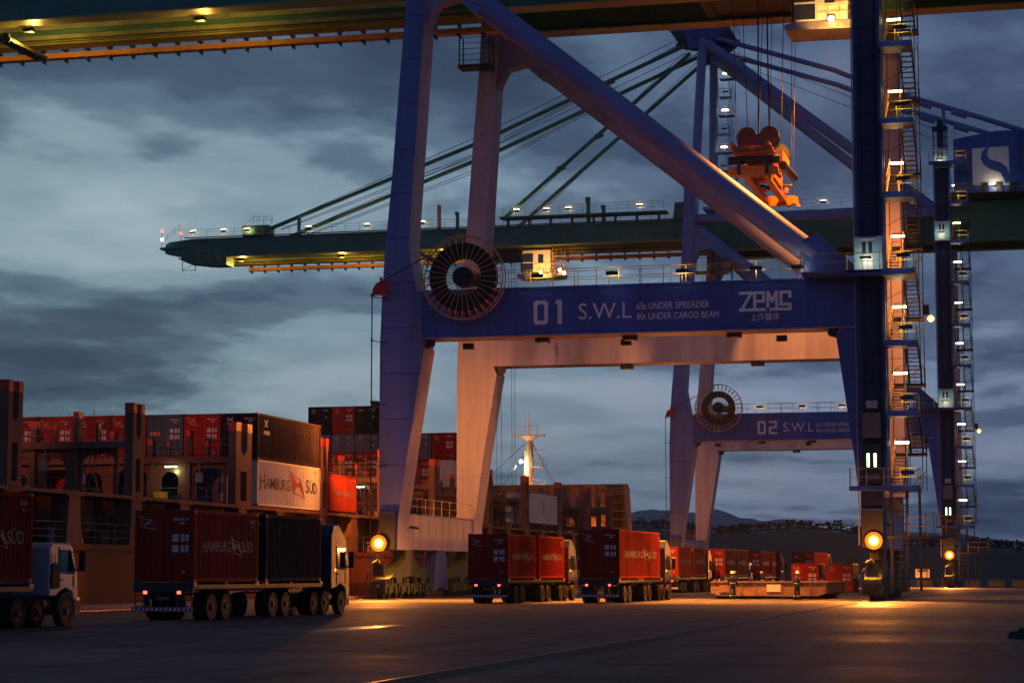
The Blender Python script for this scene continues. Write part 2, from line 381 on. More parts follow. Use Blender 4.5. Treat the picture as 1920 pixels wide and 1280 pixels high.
# ------------------------------------------------------------------ ground, water, hills
def ground_material():
    m = bpy.data.materials.new('worn_wet_apron_concrete'); m.use_nodes = True; t = m.node_tree
    b = t.nodes['Principled BSDF']; co = t.nodes.new('ShaderNodeTexCoord')
    big = N(t, 'ShaderNodeTexNoise'); big.inputs['Scale'].default_value = 0.045; big.inputs['Detail'].default_value = 8; big.inputs['Roughness'].default_value = 0.65
    mp = t.nodes.new('ShaderNodeMapping'); mp.inputs['Scale'].default_value = (0.5, 1.6, 1); t.links.new(co.outputs['Object'], mp.inputs[0]); t.links.new(mp.outputs[0], big.inputs['Vector'])
    fine = N(t, 'ShaderNodeTexNoise'); fine.inputs['Scale'].default_value = 2.2; fine.inputs['Detail'].default_value = 8; fine.inputs['Roughness'].default_value = 0.7
    t.links.new(co.outputs['Object'], fine.inputs['Vector'])
    r1 = ramp(t, [(0.3, (0.060, 0.055, 0.062)), (0.55, (0.105, 0.094, 0.098)), (0.75, (0.17, 0.150, 0.145))]); t.links.new(big.outputs[0], r1.inputs[0])
    r2 = ramp(t, [(0.3, 0.7), (0.7, 1.25)]); t.links.new(fine.outputs[0], r2.inputs[0])
    c = mixc(t, 1.0, r1.outputs[0], r2.outputs[0], 'MULTIPLY')
    tyre = N(t, 'ShaderNodeTexNoise'); tyre.inputs['Scale'].default_value = 1.0; tyre.inputs['Detail'].default_value = 5; tyre.inputs['Roughness'].default_value = 0.6
    mpt = t.nodes.new('ShaderNodeMapping'); mpt.inputs['Scale'].default_value = (0.9, 0.035, 1); mpt.inputs['Rotation'].default_value = (0, 0, 0.03); t.links.new(co.outputs['Object'], mpt.inputs[0]); t.links.new(mpt.outputs[0], tyre.inputs['Vector'])
    r3 = ramp(t, [(0.35, 0.45), (0.5, 1.0), (0.68, 1.25)]); t.links.new(tyre.outputs[0], r3.inputs[0])
    c = mixc(t, 1.0, c, r3.outputs[0], 'MULTIPLY')
    st = N(t, 'ShaderNodeTexNoise'); st.inputs['Scale'].default_value = 0.35; st.inputs['Detail'].default_value = 9; st.inputs['Roughness'].default_value = 0.75
    t.links.new(co.outputs['Object'], st.inputs['Vector'])
    r4 = ramp(t, [(0.40, 0.35), (0.47, 1.0), (0.62, 1.0), (0.70, 1.4)]); t.links.new(st.outputs[0], r4.inputs[0])
    c = mixc(t, 1.0, c, r4.outputs[0], 'MULTIPLY')
    # slab joints
    br = t.nodes.new('ShaderNodeTexBrick'); br.offset = 0; br.inputs['Scale'].default_value = 1; br.inputs['Brick Width'].default_value = 6; br.inputs['Row Height'].default_value = 6
    br.inputs['Mortar Size'].default_value = 0.05; br.inputs['Color1'].default_value = (1, 1, 1, 1); br.inputs['Color2'].default_value = (.88, .88, .88, 1); br.inputs['Mortar'].default_value = (.45, .45, .45, 1)
    t.links.new(co.outputs['Object'], br.inputs['Vector'])
    c = mixc(t, 1.0, c, br.outputs[0], 'MULTIPLY'); t.links.new(c, b.inputs['Base Color'])
    rr = ramp(t, [(0.38, 0.58), (0.5, 0.74), (0.7, 0.85)]); t.links.new(big.outputs[0], rr.inputs[0])
    # a damp patch where the photograph shows one
    sp = t.nodes.new('ShaderNodeSeparateXYZ'); t.links.new(co.outputs['Object'], sp.inputs[0])
    dx = math_n(t, 'DIVIDE', math_n(t, 'SUBTRACT', sp.outputs[0], -21.6), 1.4); dy = math_n(t, 'DIVIDE', math_n(t, 'SUBTRACT', sp.outputs[1], 66.5), 9.0)
    dd = math_n(t, 'ADD', math_n(t, 'MULTIPLY', dx, dx), math_n(t, 'MULTIPLY', dy, dy))
    dd = math_n(t, 'ADD', dd, math_n(t, 'MULTIPLY', fine.outputs[0], 1.2))
    wet = ramp(t, [(0.55, 1.0), (1.0, 0.0)]); t.links.new(dd, wet.inputs[0])
    rgh = mixc(t, wet.outputs[0], rr.outputs[0], (0.24, 0.24, 0.24)); t.links.new(rgh, b.inputs['Roughness'])
    b.inputs['Specular IOR Level'].default_value = 0.25
    bp = t.nodes.new('ShaderNodeBump'); bp.inputs['Strength'].default_value = 0.5; bp.inputs['Distance'].default_value = 0.03
    t.links.new(fine.outputs[0], bp.inputs['Height']); t.links.new(bp.outputs[0], b.inputs['Normal'])
    return m
QX = -45.0                                       # quay edge
def plate_mesh(x0, x1, y0, y1, z, nx, ny, fz=None):
    mb = MB(); vs = []; fs = []
    for j in range(ny + 1):
        for i in range(nx + 1):
            x = x0 + (x1 - x0) * i / nx; y = y0 + (y1 - y0) * j / ny; vs.append((x, y, z if fz is None else fz(x, y)))
    for j in range(ny):
        for i in range(nx): a = j * (nx + 1) + i; fs.append([a, a + 1, a + nx + 2, a + nx + 1])
    return mb.add(vs, fs, 0, fz is not None)
g = plate_mesh(QX, 900, -80, 620, 0, 1, 1)
g.box(QX, QX + 0.6, -80, 620, -6, -0.004)
tag(g.build('ground', ground_material()), kind='structure')
M['water'] = mat('harbour_water', (0.012, 0.02, 0.022), 0.12, vary=0.2, scale=0.2, bump=0.6)
tag(plate_mesh(-6000, 6000, -80, 9000, -3.0, 1, 1).build('water', 'water'), kind='structure')
kb = MB(); kb.box(QX, QX + 0.5, -60, 600, 0.004, 0.22)
tag(kb.build('quay_kerb', 'conc'), kind='structure')
# crane rails flush in the apron: a dark groove strip and a raised steel head
for X in (-10.35, -42.4):
    rb = MB(); rb.box(X - 0.24, X + 0.24, -40, 560, 0.002, 0.012, 0); rb.box(X - 0.04, X + 0.04, -40, 560, 0.012, 0.06, 1)
    tag(rb.build('crane_rail', ['dark', 'railhead']), 'steel rail in a dark groove ' + ('along the quay edge under the waterside crane legs' if X < -20 else 'running over the open apron to the landside crane legs'), 'crane rail')
# worn painted lines across the apron
M['faded'] = mat('worn_line_paint', (0.22, 0.20, 0.19), 0.6, vary=0.7, scale=1.5)
lb = MB()
for (x0, x1, y0, y1) in ((-13.5, 3.0, 73.0, 73.35), (-3.2, 14, 55.0, 55.25)):
    vs = plate_mesh(x0, x1, y0, y1, 0.006, 6, 1)
    lb.add(vs.v, vs.f)
tag(lb.build('road_marking', 'faded'), kind='structure')

def hnoise(x, s=1.0, seed=0):
    return sum(math.sin(x * s * f + seed * 1.7 + f) / f for f in (1, 2.3, 4.1, 7.7))
def ridge(name, m, D, az_pts, depth, kind='structure', rough=0):
    """terrain strip with its crest at distance D; az_pts = (azimuth deg from +Y, crest height)"""
    mb = MB(); vs = []; fs = []; n = 140; k = 7
    a0 = az_pts[0][0]; a1 = az_pts[-1][0]
    for i in range(n + 1):
        a = a0 + (a1 - a0) * i / n
        for (p, h), (q, g_) in zip(az_pts[:-1], az_pts[1:]):
            if p <= a <= q: tt = (a - p) / (q - p); tt = tt * tt * (3 - 2 * tt); H = h + (g_ - h) * tt; break
        for j in range(k + 1):
            u = j / k; prof = math.sin(min(1, u * 1.6) * PI / 2) if u < .63 else 1 - (u - .63) * 1.2
            d = D - depth * 0.63 + depth * u
            hh = H * prof * (1 + 0.03 * hnoise(a * 3, 1, j)) - 2 + rough * hnoise(a * 8 + j, 2.1, j) * (prof > .05)
            vs.append((d * math.sin(R(a)), d * math.cos(R(a)), hh))
    for i in range(n):
        for j in range(k): q = i * (k + 1) + j; fs.append([q, q + k + 1, q + k + 2, q + 1])
    mb.add(vs, fs, 0, True); return tag(mb.build(name, m), kind=kind)
def az(px): return math.degrees(math.atan((px - 960) / 4012.0)) - YAW
def hgt(py, D): return 1.8 + (1072 - py) / 4012.0 * D
Dm = 5200
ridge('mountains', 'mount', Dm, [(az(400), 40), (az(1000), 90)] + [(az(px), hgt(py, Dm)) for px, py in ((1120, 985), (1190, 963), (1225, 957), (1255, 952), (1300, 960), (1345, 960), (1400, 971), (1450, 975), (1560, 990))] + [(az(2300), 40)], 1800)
Dh = 760
hp = [(1100, 990), (1190, 975), (1260, 978), (1330, 990), (1380, 986), (1440, 981), (1510, 979), (1570, 981), (1620, 992), (1670, 1006), (1730, 1012), (1800, 1010), (1850, 1012), (1920, 1018), (2300, 1010)]
ridge('hill', 'hill', Dh, [(az(200), 6)] + [(az(px), hgt(py + 4, Dh)) for px, py in hp] + [(az(2600), 12)], 330, rough=0.3)
def crest(px):
    for (p, h), (q, g_) in zip(hp[:-1], hp[1:]):
        if p <= px <= q: return h + (g_ - h) * (px - p) / (q - p)
    return 1000
# woodland on the hill: one mass of leaf clumps
wm = MB()
ico = [(0, 0, 1), (.894, 0, .447), (.276, .851, .447), (-.724, .526, .447), (-.724, -.526, .447), (.276, -.851, .447), (.724, .526, -.447), (-.276, .851, -.447), (-.894, 0, -.447), (-.276, -.851, -.447), (.724, -.526, -.447), (0, 0, -1)]
icf = [[0, 1, 2], [0, 2, 3], [0, 3, 4], [0, 4, 5], [0, 5, 1], [1, 6, 2], [2, 7, 3], [3, 8, 4], [4, 9, 5], [5, 10, 1], [6, 7, 2], [7, 8, 3], [8, 9, 4], [9, 10, 5], [10, 6, 1], [11, 7, 6], [11, 8, 7], [11, 9, 8], [11, 10, 9], [11, 6, 10]]
def clump(mb, c, r, sq=0.8):
    mb.add([(c[0] + v[0] * r * random.uniform(.6, 1.3), c[1] + v[1] * r * random.uniform(.6, 1.3), c[2] + v[2] * r * sq * random.uniform(.6, 1.35)) for v in ico], icf)
for i in range(2600):
    px = random.uniform(1120, 1990); u = random.random() ** 1.7
    a = R(az(px)); d = Dh - 10 - u * 190
    uu = (d - (Dh - 330 * .63)) / 330; prof = math.sin(min(1, max(0, uu) * 1.6) * PI / 2)
    h = hgt(crest(px) + 4, Dh) * prof - 2
    r = random.uniform(0.3, 0.95)
    if u < .12: clump(wm, (d * math.sin(a), d * math.cos(a), h + r * .2), r, .5)
    if u < 0.05 and random.random() < 0.9:       # taller crowns breaking the crest
        hh = random.uniform(1.2, 2.6)
        wm.tube((d * math.sin(a), d * math.cos(a), h), (d * math.sin(a), d * math.cos(a), h + hh), .12, 4)
        for k in range(4): clump(wm, (d * math.sin(a) + random.uniform(-.9, .9), d * math.cos(a), h + hh + random.uniform(-.7, .6)), random.uniform(.2, .65), random.uniform(.5, .9))
tag(wm.build('woodland', 'leaf'), 'dark wooded slope with uneven tree tops along the hill crest', 'woodland', kind='stuff')

# ------------------------------------------------------------------ ship-to-shore gantry crane
# local frame: x = 0 over the landside rail, negative towards the water; y = 0 near frame; z up
CX0, CY1, CY2 = -10.2, 138.82, 257.0
FD = 20.0                                   # spacing of the two portal frames
LEVELS = [7.2, 12.0, 16.5, 20.95, 26.1, 30.95, 36.0, 40.9, 45.6, 50.2]
def number_mb(num):
    mb = MB(); y = -0.012
    def digit(d, u0, u1, v0, v1):
        w = 0.27; c = 0.16
        if d == '0':
            o = [(u0 + c, v0), (u1 - c, v0), (u1, v0 + c), (u1, v1 - c), (u1 - c, v1), (u0 + c, v1), (u0, v1 - c), (u0, v0 + c)]
            i = [(u0 + w + .04, v0 + w), (u1 - w - .04, v0 + w), (u1 - w, v0 + w + .04), (u1 - w, v1 - w - .04), (u1 - w - .04, v1 - w), (u0 + w + .04, v1 - w), (u0 + w, v1 - w - .04), (u0 + w, v0 + w + .04)]
            for k in range(8):
                j = (k + 1) % 8; poly(mb, [o[k], o[j], i[j], i[k]], 'y', y)
        elif d == '1':
            poly(mb, [(u1 - .3, v0), (u1, v0), (u1, v1), (u1 - .3, v1)], 'y', y); poly(mb, [(u1 - .46, v1 - .28), (u1 - .3, v1 - .28), (u1 - .3, v1), (u1 - .40, v1)], 'y', y)
        else:
            m_ = (v0 + v1) / 2
            for a, b, e, f in ((u0, u1, v1 - w, v1), (u1 - w, u1, m_ - w / 2, v1 - w), (u0, u1 - w, m_ - w / 2, m_ + w / 2), (u0, u0 + w, v0, m_ - w / 2), (u0 + w, u1, v0, v0 + w)):
                poly(mb, [(a, e), (b, e), (b, f), (a, f)], 'y', y)
    digit(num[0], -22.33, -21.33, 18.27, 19.9)
    if num[1] == '1': digit('1', -21.0, -20.38, 18.27, 19.92)
    else: digit('2', -20.98, -20.0, 18.27, 19.9)
    return mb

def make_crane(cy, lab):
    root = empty('gantry_crane', (CX0, cy, 0), 0, lab, 'crane', 'ship to shore gantry cranes on the quay')
    # --- legs. slot 0 outer blue, 1 inner pale
    lp = [(-33.1, 3.3), (-33.1, 17), (-32.95, 21), (-32.8, 23.3), (-32.3, 28.8), (-31.85, 35), (-31.35, 41.1), (-31.0, 48.6),
          (-29.5, 48.6), (-30.0, 41), (-31.1, 23.8), (-30.55, 20.9), (-30.2, 20.75), (-30.15, 17.4), (-29.95, 16.9), (-31.0, 10.5), (-31.75, 5.2), (-31.8, 3.3)]
    rp = [(-0.98, 7.25), (-1.15, 9), (-2.2, 16.9), (-2.2, 17.2), (-0.88, 18.0), (-0.85, 50.0), (0.95, 50.0), (0.95, 7.25)]
    for poly_, nm in ((lp, 'leg'), (rp, 'leg')):
        def span(z, P=poly_):
            xs_ = []
            for (xa, za), (xb, zb) in zip(P, P[1:] + P[:1]):
                if (za - z) * (zb - z) < 0: xs_.append(xa + (xb - xa) * (z - za) / (zb - za))
            return min(xs_), max(xs_)
        for y_ in (0.0, FD):
            sm_ = MB(); z_ = 5.9 if poly_ is lp else 8.1
            while z_ < 48:
                xa, xb = span(z_)
                sm_.box(xa + .02, xb - .02, y_ - .014, y_ - .001, z_, z_ + .035, 0)
                if not 17 < z_ < 21: sm_.box(xb + .0, xb + .014, y_ + .1, y_ + 2.5, z_, z_ + .035, 1)
                z_ += 3.1
            for q in range(5):
                xa, xb = span(z_ - 3.1 * (q + 1) - 1.2); sm_.box((xa + xb) / 2 - .12, (xa + xb) / 2 + .12, y_ - .03, y_ - .001, z_ - 3.1 * (q + 1) - 1.35, z_ - 3.1 * (q + 1) - 1.2, 1)
            sm_.build('weld_seam', ['navy' if y_ == 0 else 'mid', 'mid'], root)
        MB().prism(poly_, 0.0, 2.6, 'y', 1, 0, 1).build('leg', ['blue_lit' if poly_ is lp else 'blue', 'pale'], root)
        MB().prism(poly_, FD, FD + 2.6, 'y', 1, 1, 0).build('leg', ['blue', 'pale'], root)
    # plate seams and stiffener lines stand a little proud
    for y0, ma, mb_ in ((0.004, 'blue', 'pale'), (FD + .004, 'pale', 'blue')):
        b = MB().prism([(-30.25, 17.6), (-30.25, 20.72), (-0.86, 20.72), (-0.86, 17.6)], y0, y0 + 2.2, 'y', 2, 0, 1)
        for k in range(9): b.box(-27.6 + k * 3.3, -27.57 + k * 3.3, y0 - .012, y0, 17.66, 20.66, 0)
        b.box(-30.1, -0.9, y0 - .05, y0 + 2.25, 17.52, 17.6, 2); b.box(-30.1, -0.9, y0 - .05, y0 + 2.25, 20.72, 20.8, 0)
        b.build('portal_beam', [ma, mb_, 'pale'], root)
        c = MB()
        for x, s in ((-29.95, 1), (-2.1, -1)):
            c.prism([(x, 16.9), (x + s * .5, 17.05), (x + s * .62, 17.5), (x + s * 1.0, 17.5), (x, 17.6)][::1], y0 + .3, y0 + .8, 'y')
            c.ring((x + s * .42, y0 + .25, 17.25), 'y', .08, .26, .12, 12)
        c.build('beam_bracket', 'navy', root)
    for x0, x1, z0, z1 in ((-32.9, -31.85, 3.35, 5.75), (-0.7, 0.6, 3.35, 5.75)):
        b = MB(); b.box(x0, x1, 2.604, FD - .004, z0, z1, 1); b.box(x0 - .02, x1 + .02, -0.6, -0.004, z0, z1, 2)
        for k in range(8): b.box(x1, x1 + .02, 4 + k * 1.9, 4.06 + k * 1.9, z0 + .9, z1 - .1, 1)
        for k in range(3): b.tube((x1, 3.2 + k * .5, 4.9), (x1 + .35, 3.2 + k * .5, 4.8), .08, 6, mi=2)
        b.box(x0 - .05, x1 + .06, -.6, FD + 2.6, z1, z1 + .06, 0)
        b.build('sill_beam', ['blue', 'pale', 'dark'], root)
        r = MB(); railing(r, [(x1 - .05, 3, z1 + .06), (x1 - .05, FD, z1 + .06)], step=2.0); r.build('sill_railing', 'yellow', root)
    MB().box(-.78, .55, -.3, 2.4, 3.4, 7.2).build('leg_foot', 'navy', root); MB().box(-.78, .55, FD, FD + 2.4, 3.4, 7.2).build('leg_foot', 'navy', root)
    # --- pipes
    def pipe(nm, p, q, r, m, n=18): return MB().tube(p, q, r, n).build(nm, m, root)
    pipe('tie_pipe', (-29.7, 1.3, 44.95), (-.8, 1.3, 44.75), .62, 'lav'); pipe('tie_pipe', (-29.7, FD + 1.3, 44.4), (-.8, FD + 1.3, 44.3), .66, 'lav')
    for y, m in ((1.3, 'lav'), (FD + 1.3, 'mid')):
        d = MB().tube((-29.6, y, 43.6), (-3.6, y, 22.4), .80, 24)
        d.build('diagonal_brace', m, root)
        MB().prism([(-4.6, 20.81), (-4.4, 23.4), (-3.4, 23.9), (-0.9, 21.6), (-0.9, 20.81)], y - .75, y + .75, 'y').build('brace_foot', 'blue' if y < 5 else 'pale', root)
        MB().prism([(-30.0, 39.5), (-29.3, 40.9), (-27.9, 41.2), (-26.6, 40.0), (-25.8, 40.5), (-28.7, 43.5), (-30.0, 44.3)], y - .7, y + .7, 'y').build('brace_head', m, root)
    for y0, y1 in ((3.2, 6.2), (FD - 1.0, 15.6)):
        pipe('a_frame_leg', (-30.25, y0, 48.4), (-29.4, y1, 69.6), .58, 'lav')
        pipe('back_leg', (-29.2, y1, 68.4), (-1.2, y0 - 1.5 if y0 < 5 else y0 + 1.5, 45.3), .66, 'lav')
        b = MB(); b.box(-31.1, -29.4, min(y0 - 3, FD if y0 > 5 else 9e9), (y0 + .8) if y0 < 5 else FD + 2.6, 48.6, 49.0); b.build('leg_cap', 'lav', root)
    for y in (6.2, 15.0):
        b = MB().path([(-29.0, y, 69.2), (-13.2, y, 63.9), (-11.0, y, 62.9), (-4.0, y, 60.0), (4.5, y, 57.0), (18, y, 51.9)], .33, 10)
        for x, z in ((-5, 60.5), (-2, 59.3), (2.2, 57.9)): b.tube((x - 1.0, y, z), (x + .8, y, z - .66), .42, 10)
        b.build('backstay', 'lav', root)
    pipe('stay_post', (.2, 6.2, 50), (.2, 6.2, 58.4), .22, 'lav', 10)
    # apex head with its platform
    b = MB(); b.prism([(-31.6, 69.6), (-34.4, 70.2), (-34.4, 70.8), (-26.0, 70.8), (-26.0, 70.2), (-28.4, 68.3), (-31.2, 67.4)], 5.6, 6.1, 'y'); b.prism([(-31.6, 69.6), (-34.4, 70.2), (-34.4, 70.8), (-26.0, 70.8), (-26.0, 70.2), (-28.4, 68.3), (-31.2, 67.4)], 15.4, 15.9, 'y')
    b.box(-33.8, -26.2, 6.1, 15.4, 70.3, 70.6); b.box(-30.6, -28.6, 5.4, 16.2, 68.9, 70.2)
    b.build('apex_head', 'blue', root)
    b = MB(); railing(b, [(-34.2, 5.6, 70.8), (-26.0, 5.6, 70.8), (-26.0, 15.9, 70.8), (-34.2, 15.9, 70.8), (-34.2, 5.6, 70.8)]); railing(b, [(-27.4, 12, 67.6), (-25.6, 12, 67.6)]); b.box(-27.6, -25.4, 12, 16, 67.5, 67.6); b.build('apex_railing', 'yellow', root)
    for k in range(7):
        z = 51.5 + k * 2.45; q = k % 2; x0 = -29.3 + (z - 50) * .04
        l_ = MB(); l_.box(x0 - .3, x0 + 1.7 - .5 * q, 17.2, 18.6, z - .12, z); lo = l_.build('mast_landing', 'lav', root)
        r = MB(); railing(r, [(x0 - .3, 17.2, z), (x0 + 1.7 - .5 * q, 17.2, z), (x0 + 1.7 - .5 * q, 18.6, z)], 1.05, .9, .04); r.build('mast_railing', 'yellow', lo)
        o = MB().box(x0 + .2, x0 + 1.0, 17.0, 17.06, z + .5, z + .68).build('tube_lamp', 'dark', lo)
        if q == 0: o.data.materials[0] = E_TUBE
        if k < 6:
            st_ = MB(); a = (x0 + .9 + .5 * q, 18.0, z); b_ = (x0 + 1.1 + .4 * (1 - q), 18.0, z + 2.45)
            for s_ in (-.3, .3): st_.bar((a[0] + s_, a[1], a[2]), (b_[0] + s_, b_[1], b_[2]), .05)
            for m_ in range(9): t_ = (m_ + .5) / 9; st_.box(a[0] + (b_[0] - a[0]) * t_ - .3, a[0] + (b_[0] - a[0]) * t_ + .3, 17.9, 18.1, z + 2.45 * t_ - .03, z + 2.45 * t_)
            st_.build('mast_stair', 'dark', lo)
    # --- forestays and hoist ropes
    for y in (6.9, 14.3):
        MB().path([(-31.0, y, 68.6), (-59.0, y, 57.0), (-87.3, y, 46.9)], .27, 8).build('forestay', 'green', root)
        MB().path([(-31.2, y, 67.2), (-55.6, y, 46.9)], .25, 8).build('forestay', 'green', root)
        b = MB()
        for dx, dz in ((0, 1.2), (.3, -.9), (.1, -1.3)):
            b.path([(-31.4, y + .4, 69.4 + dz * .3), (-60.0, y + .4, 56.4 + dz), (-86.0, y + .4, 47.2 + dz * .4)], .045, 4)
        b.path([(-31.4, y + .4, 68.0), (-54.2, y + .4, 47.4)], .045, 4); b.path([(-30, y, 69), (0, y, 55.5)], .045, 4)
        b.build('hoist_rope', 'cable', root)
    for x, z in ((-58.6, 57.2), (-41.5, 64.1), (-43.0, 57.2), (-48, 53.2)):
        MB().tube((x - .5, 6.9, z - .21), (x + .5, 6.9, z + .21), .36, 8).build('stay_joint', 'green', root)
    # --- boom and girder: two box girders, walkways, cross ties
    def girder(y0, y1):
        prof = [(-101.9, 45.15), (-101.4, 45.45), (-98.0, 45.8), (-30.0, 45.85), (-28.5, 46.3), (3.0, 46.6), (24.0, 46.8), (24.0, 41.9), (-28.0, 42.0), (-29.5, 43.3), (-95.5, 43.35), (-99.8, 43.5), (-101.9, 43.95)]
        b = MB().prism(prof, y0, y1, 'y', 0)
        b.box(-99, -29.4, y0 - .18, y1 + .18, 43.22, 43.345, 1); b.box(-28, 24, y0 - .18, y1 + .18, 41.8, 41.895, 1)
        if y0 > 10:                              # olive painted inner flange and crane rail beam
            b.box(-96, -29.4, y0 - .5, y0 - .01, 43.36, 43.9, 1); b.box(-96, 24, y0 - .25, y0 - .01, 44.4, 45.3, 1)
            b.box(-96, -29.4, y0 - .62, y0 - .5, 43.42, 43.52, 2)
        return b
    girder(6.2, 7.6).build('boom_girder', ['green', 'olive', 'dark'], root)
    girder(13.6, 15.0).build('boom_girder', ['green', 'olive', 'dark'], root)
    b = MB()
    for k in range(9): x = -96 + k * 8.1; b.box(x, x + .35, 7.61, 13.0, 45.35, 45.75)
    for x in (-101.2, -28.5, 2, 22): b.box(x, x + 1.2, 7.61, 13.0, 44.4, 45.6)
    b.build('cross_beam', 'green', root)
    b = MB(); b.box(-29.5, 20, 7.61, 13.3, 45.72, 45.8); b.build('girder_deck', 'green', root)
    # underslung strut on the boom
    b = MB()
    for x in (-66.5,):
        b.prism([(x - 1.0, 43.2), (x - .5, 43.2), (x + 1.3, 42.2), (x + 1.3, 41.95)], 7.0, 7.4, 'y'); b.box(x + .6, x + 1.6, 7.0, 13.4, 42.0, 42.25); b.tube((x + 1.2, 7.2, 41.9), (x + 1.2, 7.2, 42.6), .3, 8)
    b.build('boom_latch', 'dark', root)
    # energy chain rail with hangers
    b = MB(); b.box(-93.6, 22, 15.5, 15.85, 42.66, 43.06, 0); b.box(-93.6, 22, 15.3, 16.1, 42.6, 42.655, 0); b.build('cable_rail', ['festoon'], root)
    hm_ = MB(); hm_.box(-.05, .05, 15.02, 15.85, 43.07, 43.5); hm_.box(-.06, .06, 15.86, 15.95, 42.5, 43.4); hm_.prism([(-.26, 42.58), (.08, 42.58), (.08, 42.22)], 15.3, 15.95, 'y')
    hm_ = hm_.mesh('rail_hanger', 'dark')
    for k in range(60):
        o = bpy.data.objects.new('rail_hanger', hm_); COL.objects.link(o); o.parent = root; o.location = (-93.2 + k * 1.92, 0, 0)
    # boom walkway, railing, tip
    b = MB()
    railing(b, [(-99.8, 6.1, 45.85), (-30.5, 6.1, 45.9)], 1.15, 1.9, .04, mids=2); railing(b, [(-100.5, 15.1, 45.85), (-30.5, 15.1, 45.9)], 1.15, 1.9, .04)
    railing(b, [(-102.4, 6.1, 45.0), (-99.8, 6.1, 46.9)], .9, 1.0, .035); railing(b, [(-29, 6.0, 46.6), (1, 6.0, 46.7)], 1.1, 1.7, .04)
    for x in (-88.9, -88.0, -87): b.bar((x, 6.1, 45.9), (x, 6.1, 48.2), .05)
    railing(b, [(-91.2, 6.1, 46.0), (-89.4, 6.1, 47.4)], 1.0, .6, .035); railing(b, [(-89.4, 6.1, 47.4), (-86.8, 6.1, 47.4)], 1.0, .8, .035)
    railing(b, [(-55.5, 6.0, 47.0), (-34.6, 6.0, 47.2)], 1.15, 1.5, .04, mids=2)
    b.build('boom_railing', 'yellow', root)
    b = MB(); b.box(-99, -30.6, 5.55, 6.19, 45.86, 45.92); b.box(-55.8, -34.2, 5.5, 7.6, 46.75, 46.98)
    for k in range(8): b.box(-55 + k * 2.8, -54.8 + k * 2.8, 6.2, 7.0, 45.86, 46.75)
    b.box(-91.0, -87.4, 6.2, 8.5, 45.86, 47.3); b.prism([(-33.5, 45.9), (-33.2, 48.0), (-31.8, 48.1), (-30.9, 47.4), (-30.9, 45.9)], 6.2, 9, 'y')
    b.build('boom_walkway', 'green', root)
    for x, h, w in ((-44.6, 3.2, .42), (-42.6, 2.1, .35), (-61.8, 2.0, .3), (-83.4, 2.4, .3), (-57.3, 3.1, .6)):
        b = MB(); b.box(x, x + w, 6.3, 6.9, 45.86, 46 + h); b.box(x - .12, x + w * .5, 6.28, 6.92, 46 + h * .8, 46.02 + h); b.build('stay_support_post', 'green', root)
    MB().box(-64.3, -63.9, 6.3, 6.8, 45.86, 49.0).build('lit_tone_support_post', 'festoon', root)  # orange lamplight on this post is put into its colour
    b = MB(); b.prism([(-102.6, 44.5), (-102.6, 44.75), (-99, 44.9), (-99, 44.5)], 6.0, 15.2, 'y'); b.prism([(-100.2, 43.3), (-98.8, 42.6), (-95.2, 42.2), (-93.2, 42.2), (-93.2, 43.3)], 6.2, 9.0, 'y')
    for x in (-99.4, -97.6): b.bar((x, 6.2, 43.2), (x, 6.2, 41.5), .08)
    b.bar((-99.4, 6.2, 41.6), (-97.4, 6.2, 41.6), .06); b.bar((-99.4, 6.2, 41.6), (-97.4, 6.2, 42.6), .05)
    b.build('boom_tip', 'green', root)
    b = MB(); railing(b, [(-97.2, 6.1, 43.3), (-93.4, 6.1, 42.2)], 1.0, .8, .035); b.build('tip_railing', 'yellow', root)
    for x, z, e in ((-102.3, 46.8, E_TAIL), (-99.6, 46.4, E_TAIL), (-102.3, 45.7, E_WHT)):
        p = MB().bar((x, 6.0, 44.7), (x, 6.0, z), .05).build('beacon_post', 'dark', root)
        o = MB().tube((x, 6.0, z), (x, 6.0, z + .28), .16, 8).build('beacon', 'dark', p); o.data.materials[0] = e
    # --- machinery house
    hs = [(1.4, 46.9), (1.4, 53.7), (6.5, 54.5), (12, 54.4), (21, 53.4), (21, 46.9)]
    b = MB().prism(hs, 2.6, 19.5, 'y', 0); b.build('machinery_house', 'blue', root); house = root.children[-1]
    b = MB(); y = 2.585
    poly(b, [(3.6, 48.0), (7.9, 47.8), (7.9, 52.55), (3.6, 52.45)], 'y', y, 0)
    ctr = [(5.5, 52.49, .3), (5.1, 52.0, .6), (5.0, 51.3, .85), (5.35, 50.7, 1.0), (5.95, 50.35, 1.1), (6.65, 50.1, 1.15), (7.25, 49.7, 1.0), (7.6, 48.95, .95), (7.85, 48.1, .8)]
    L_ = []; R_ = []
    for i, (u, v, w) in enumerate(ctr):
        a = ctr[max(0, i - 1)]; c = ctr[min(len(ctr) - 1, i + 1)]; dx, dy = c[0] - a[0], c[1] - a[1]; n = math.hypot(dx, dy); nx, ny = -dy / n * w / 2, dx / n * w / 2
        L_.append((min(7.9, u + nx), min(52.49, v + ny))); R_.append((min(7.9, u - nx), min(52.49, v - ny)))
    for i in range(len(ctr) - 1): poly(b, [L_[i], R_[i], R_[i + 1], L_[i + 1]], 'y', y - .01, 1)
    b.build('house_emblem', ['letter', 'blue'], house)
    b = MB()
    for k in range(9): b.box(4.7 + k * 1.62, 5.45 + k * 1.62, 2.5, 2.6, 47.05, 48.25)
    b.build('louvre', 'dark', house)
    b = MB(); railing(b, [(1.5, 2.7, 53.75), (6.5, 2.7, 54.55), (12, 2.7, 54.45), (21, 2.7, 53.45)], 1.1, 1.5, .035); railing(b, [(1.2, 1.4, 46.9), (21, 1.4, 46.9)], 1.1, 1.6, .04); b.build('house_railing', 'yellow', house)
    MB().box(1.0, 21.3, 1.3, 19.8, 46.81, 46.89).build('house_deck', 'dark', root)
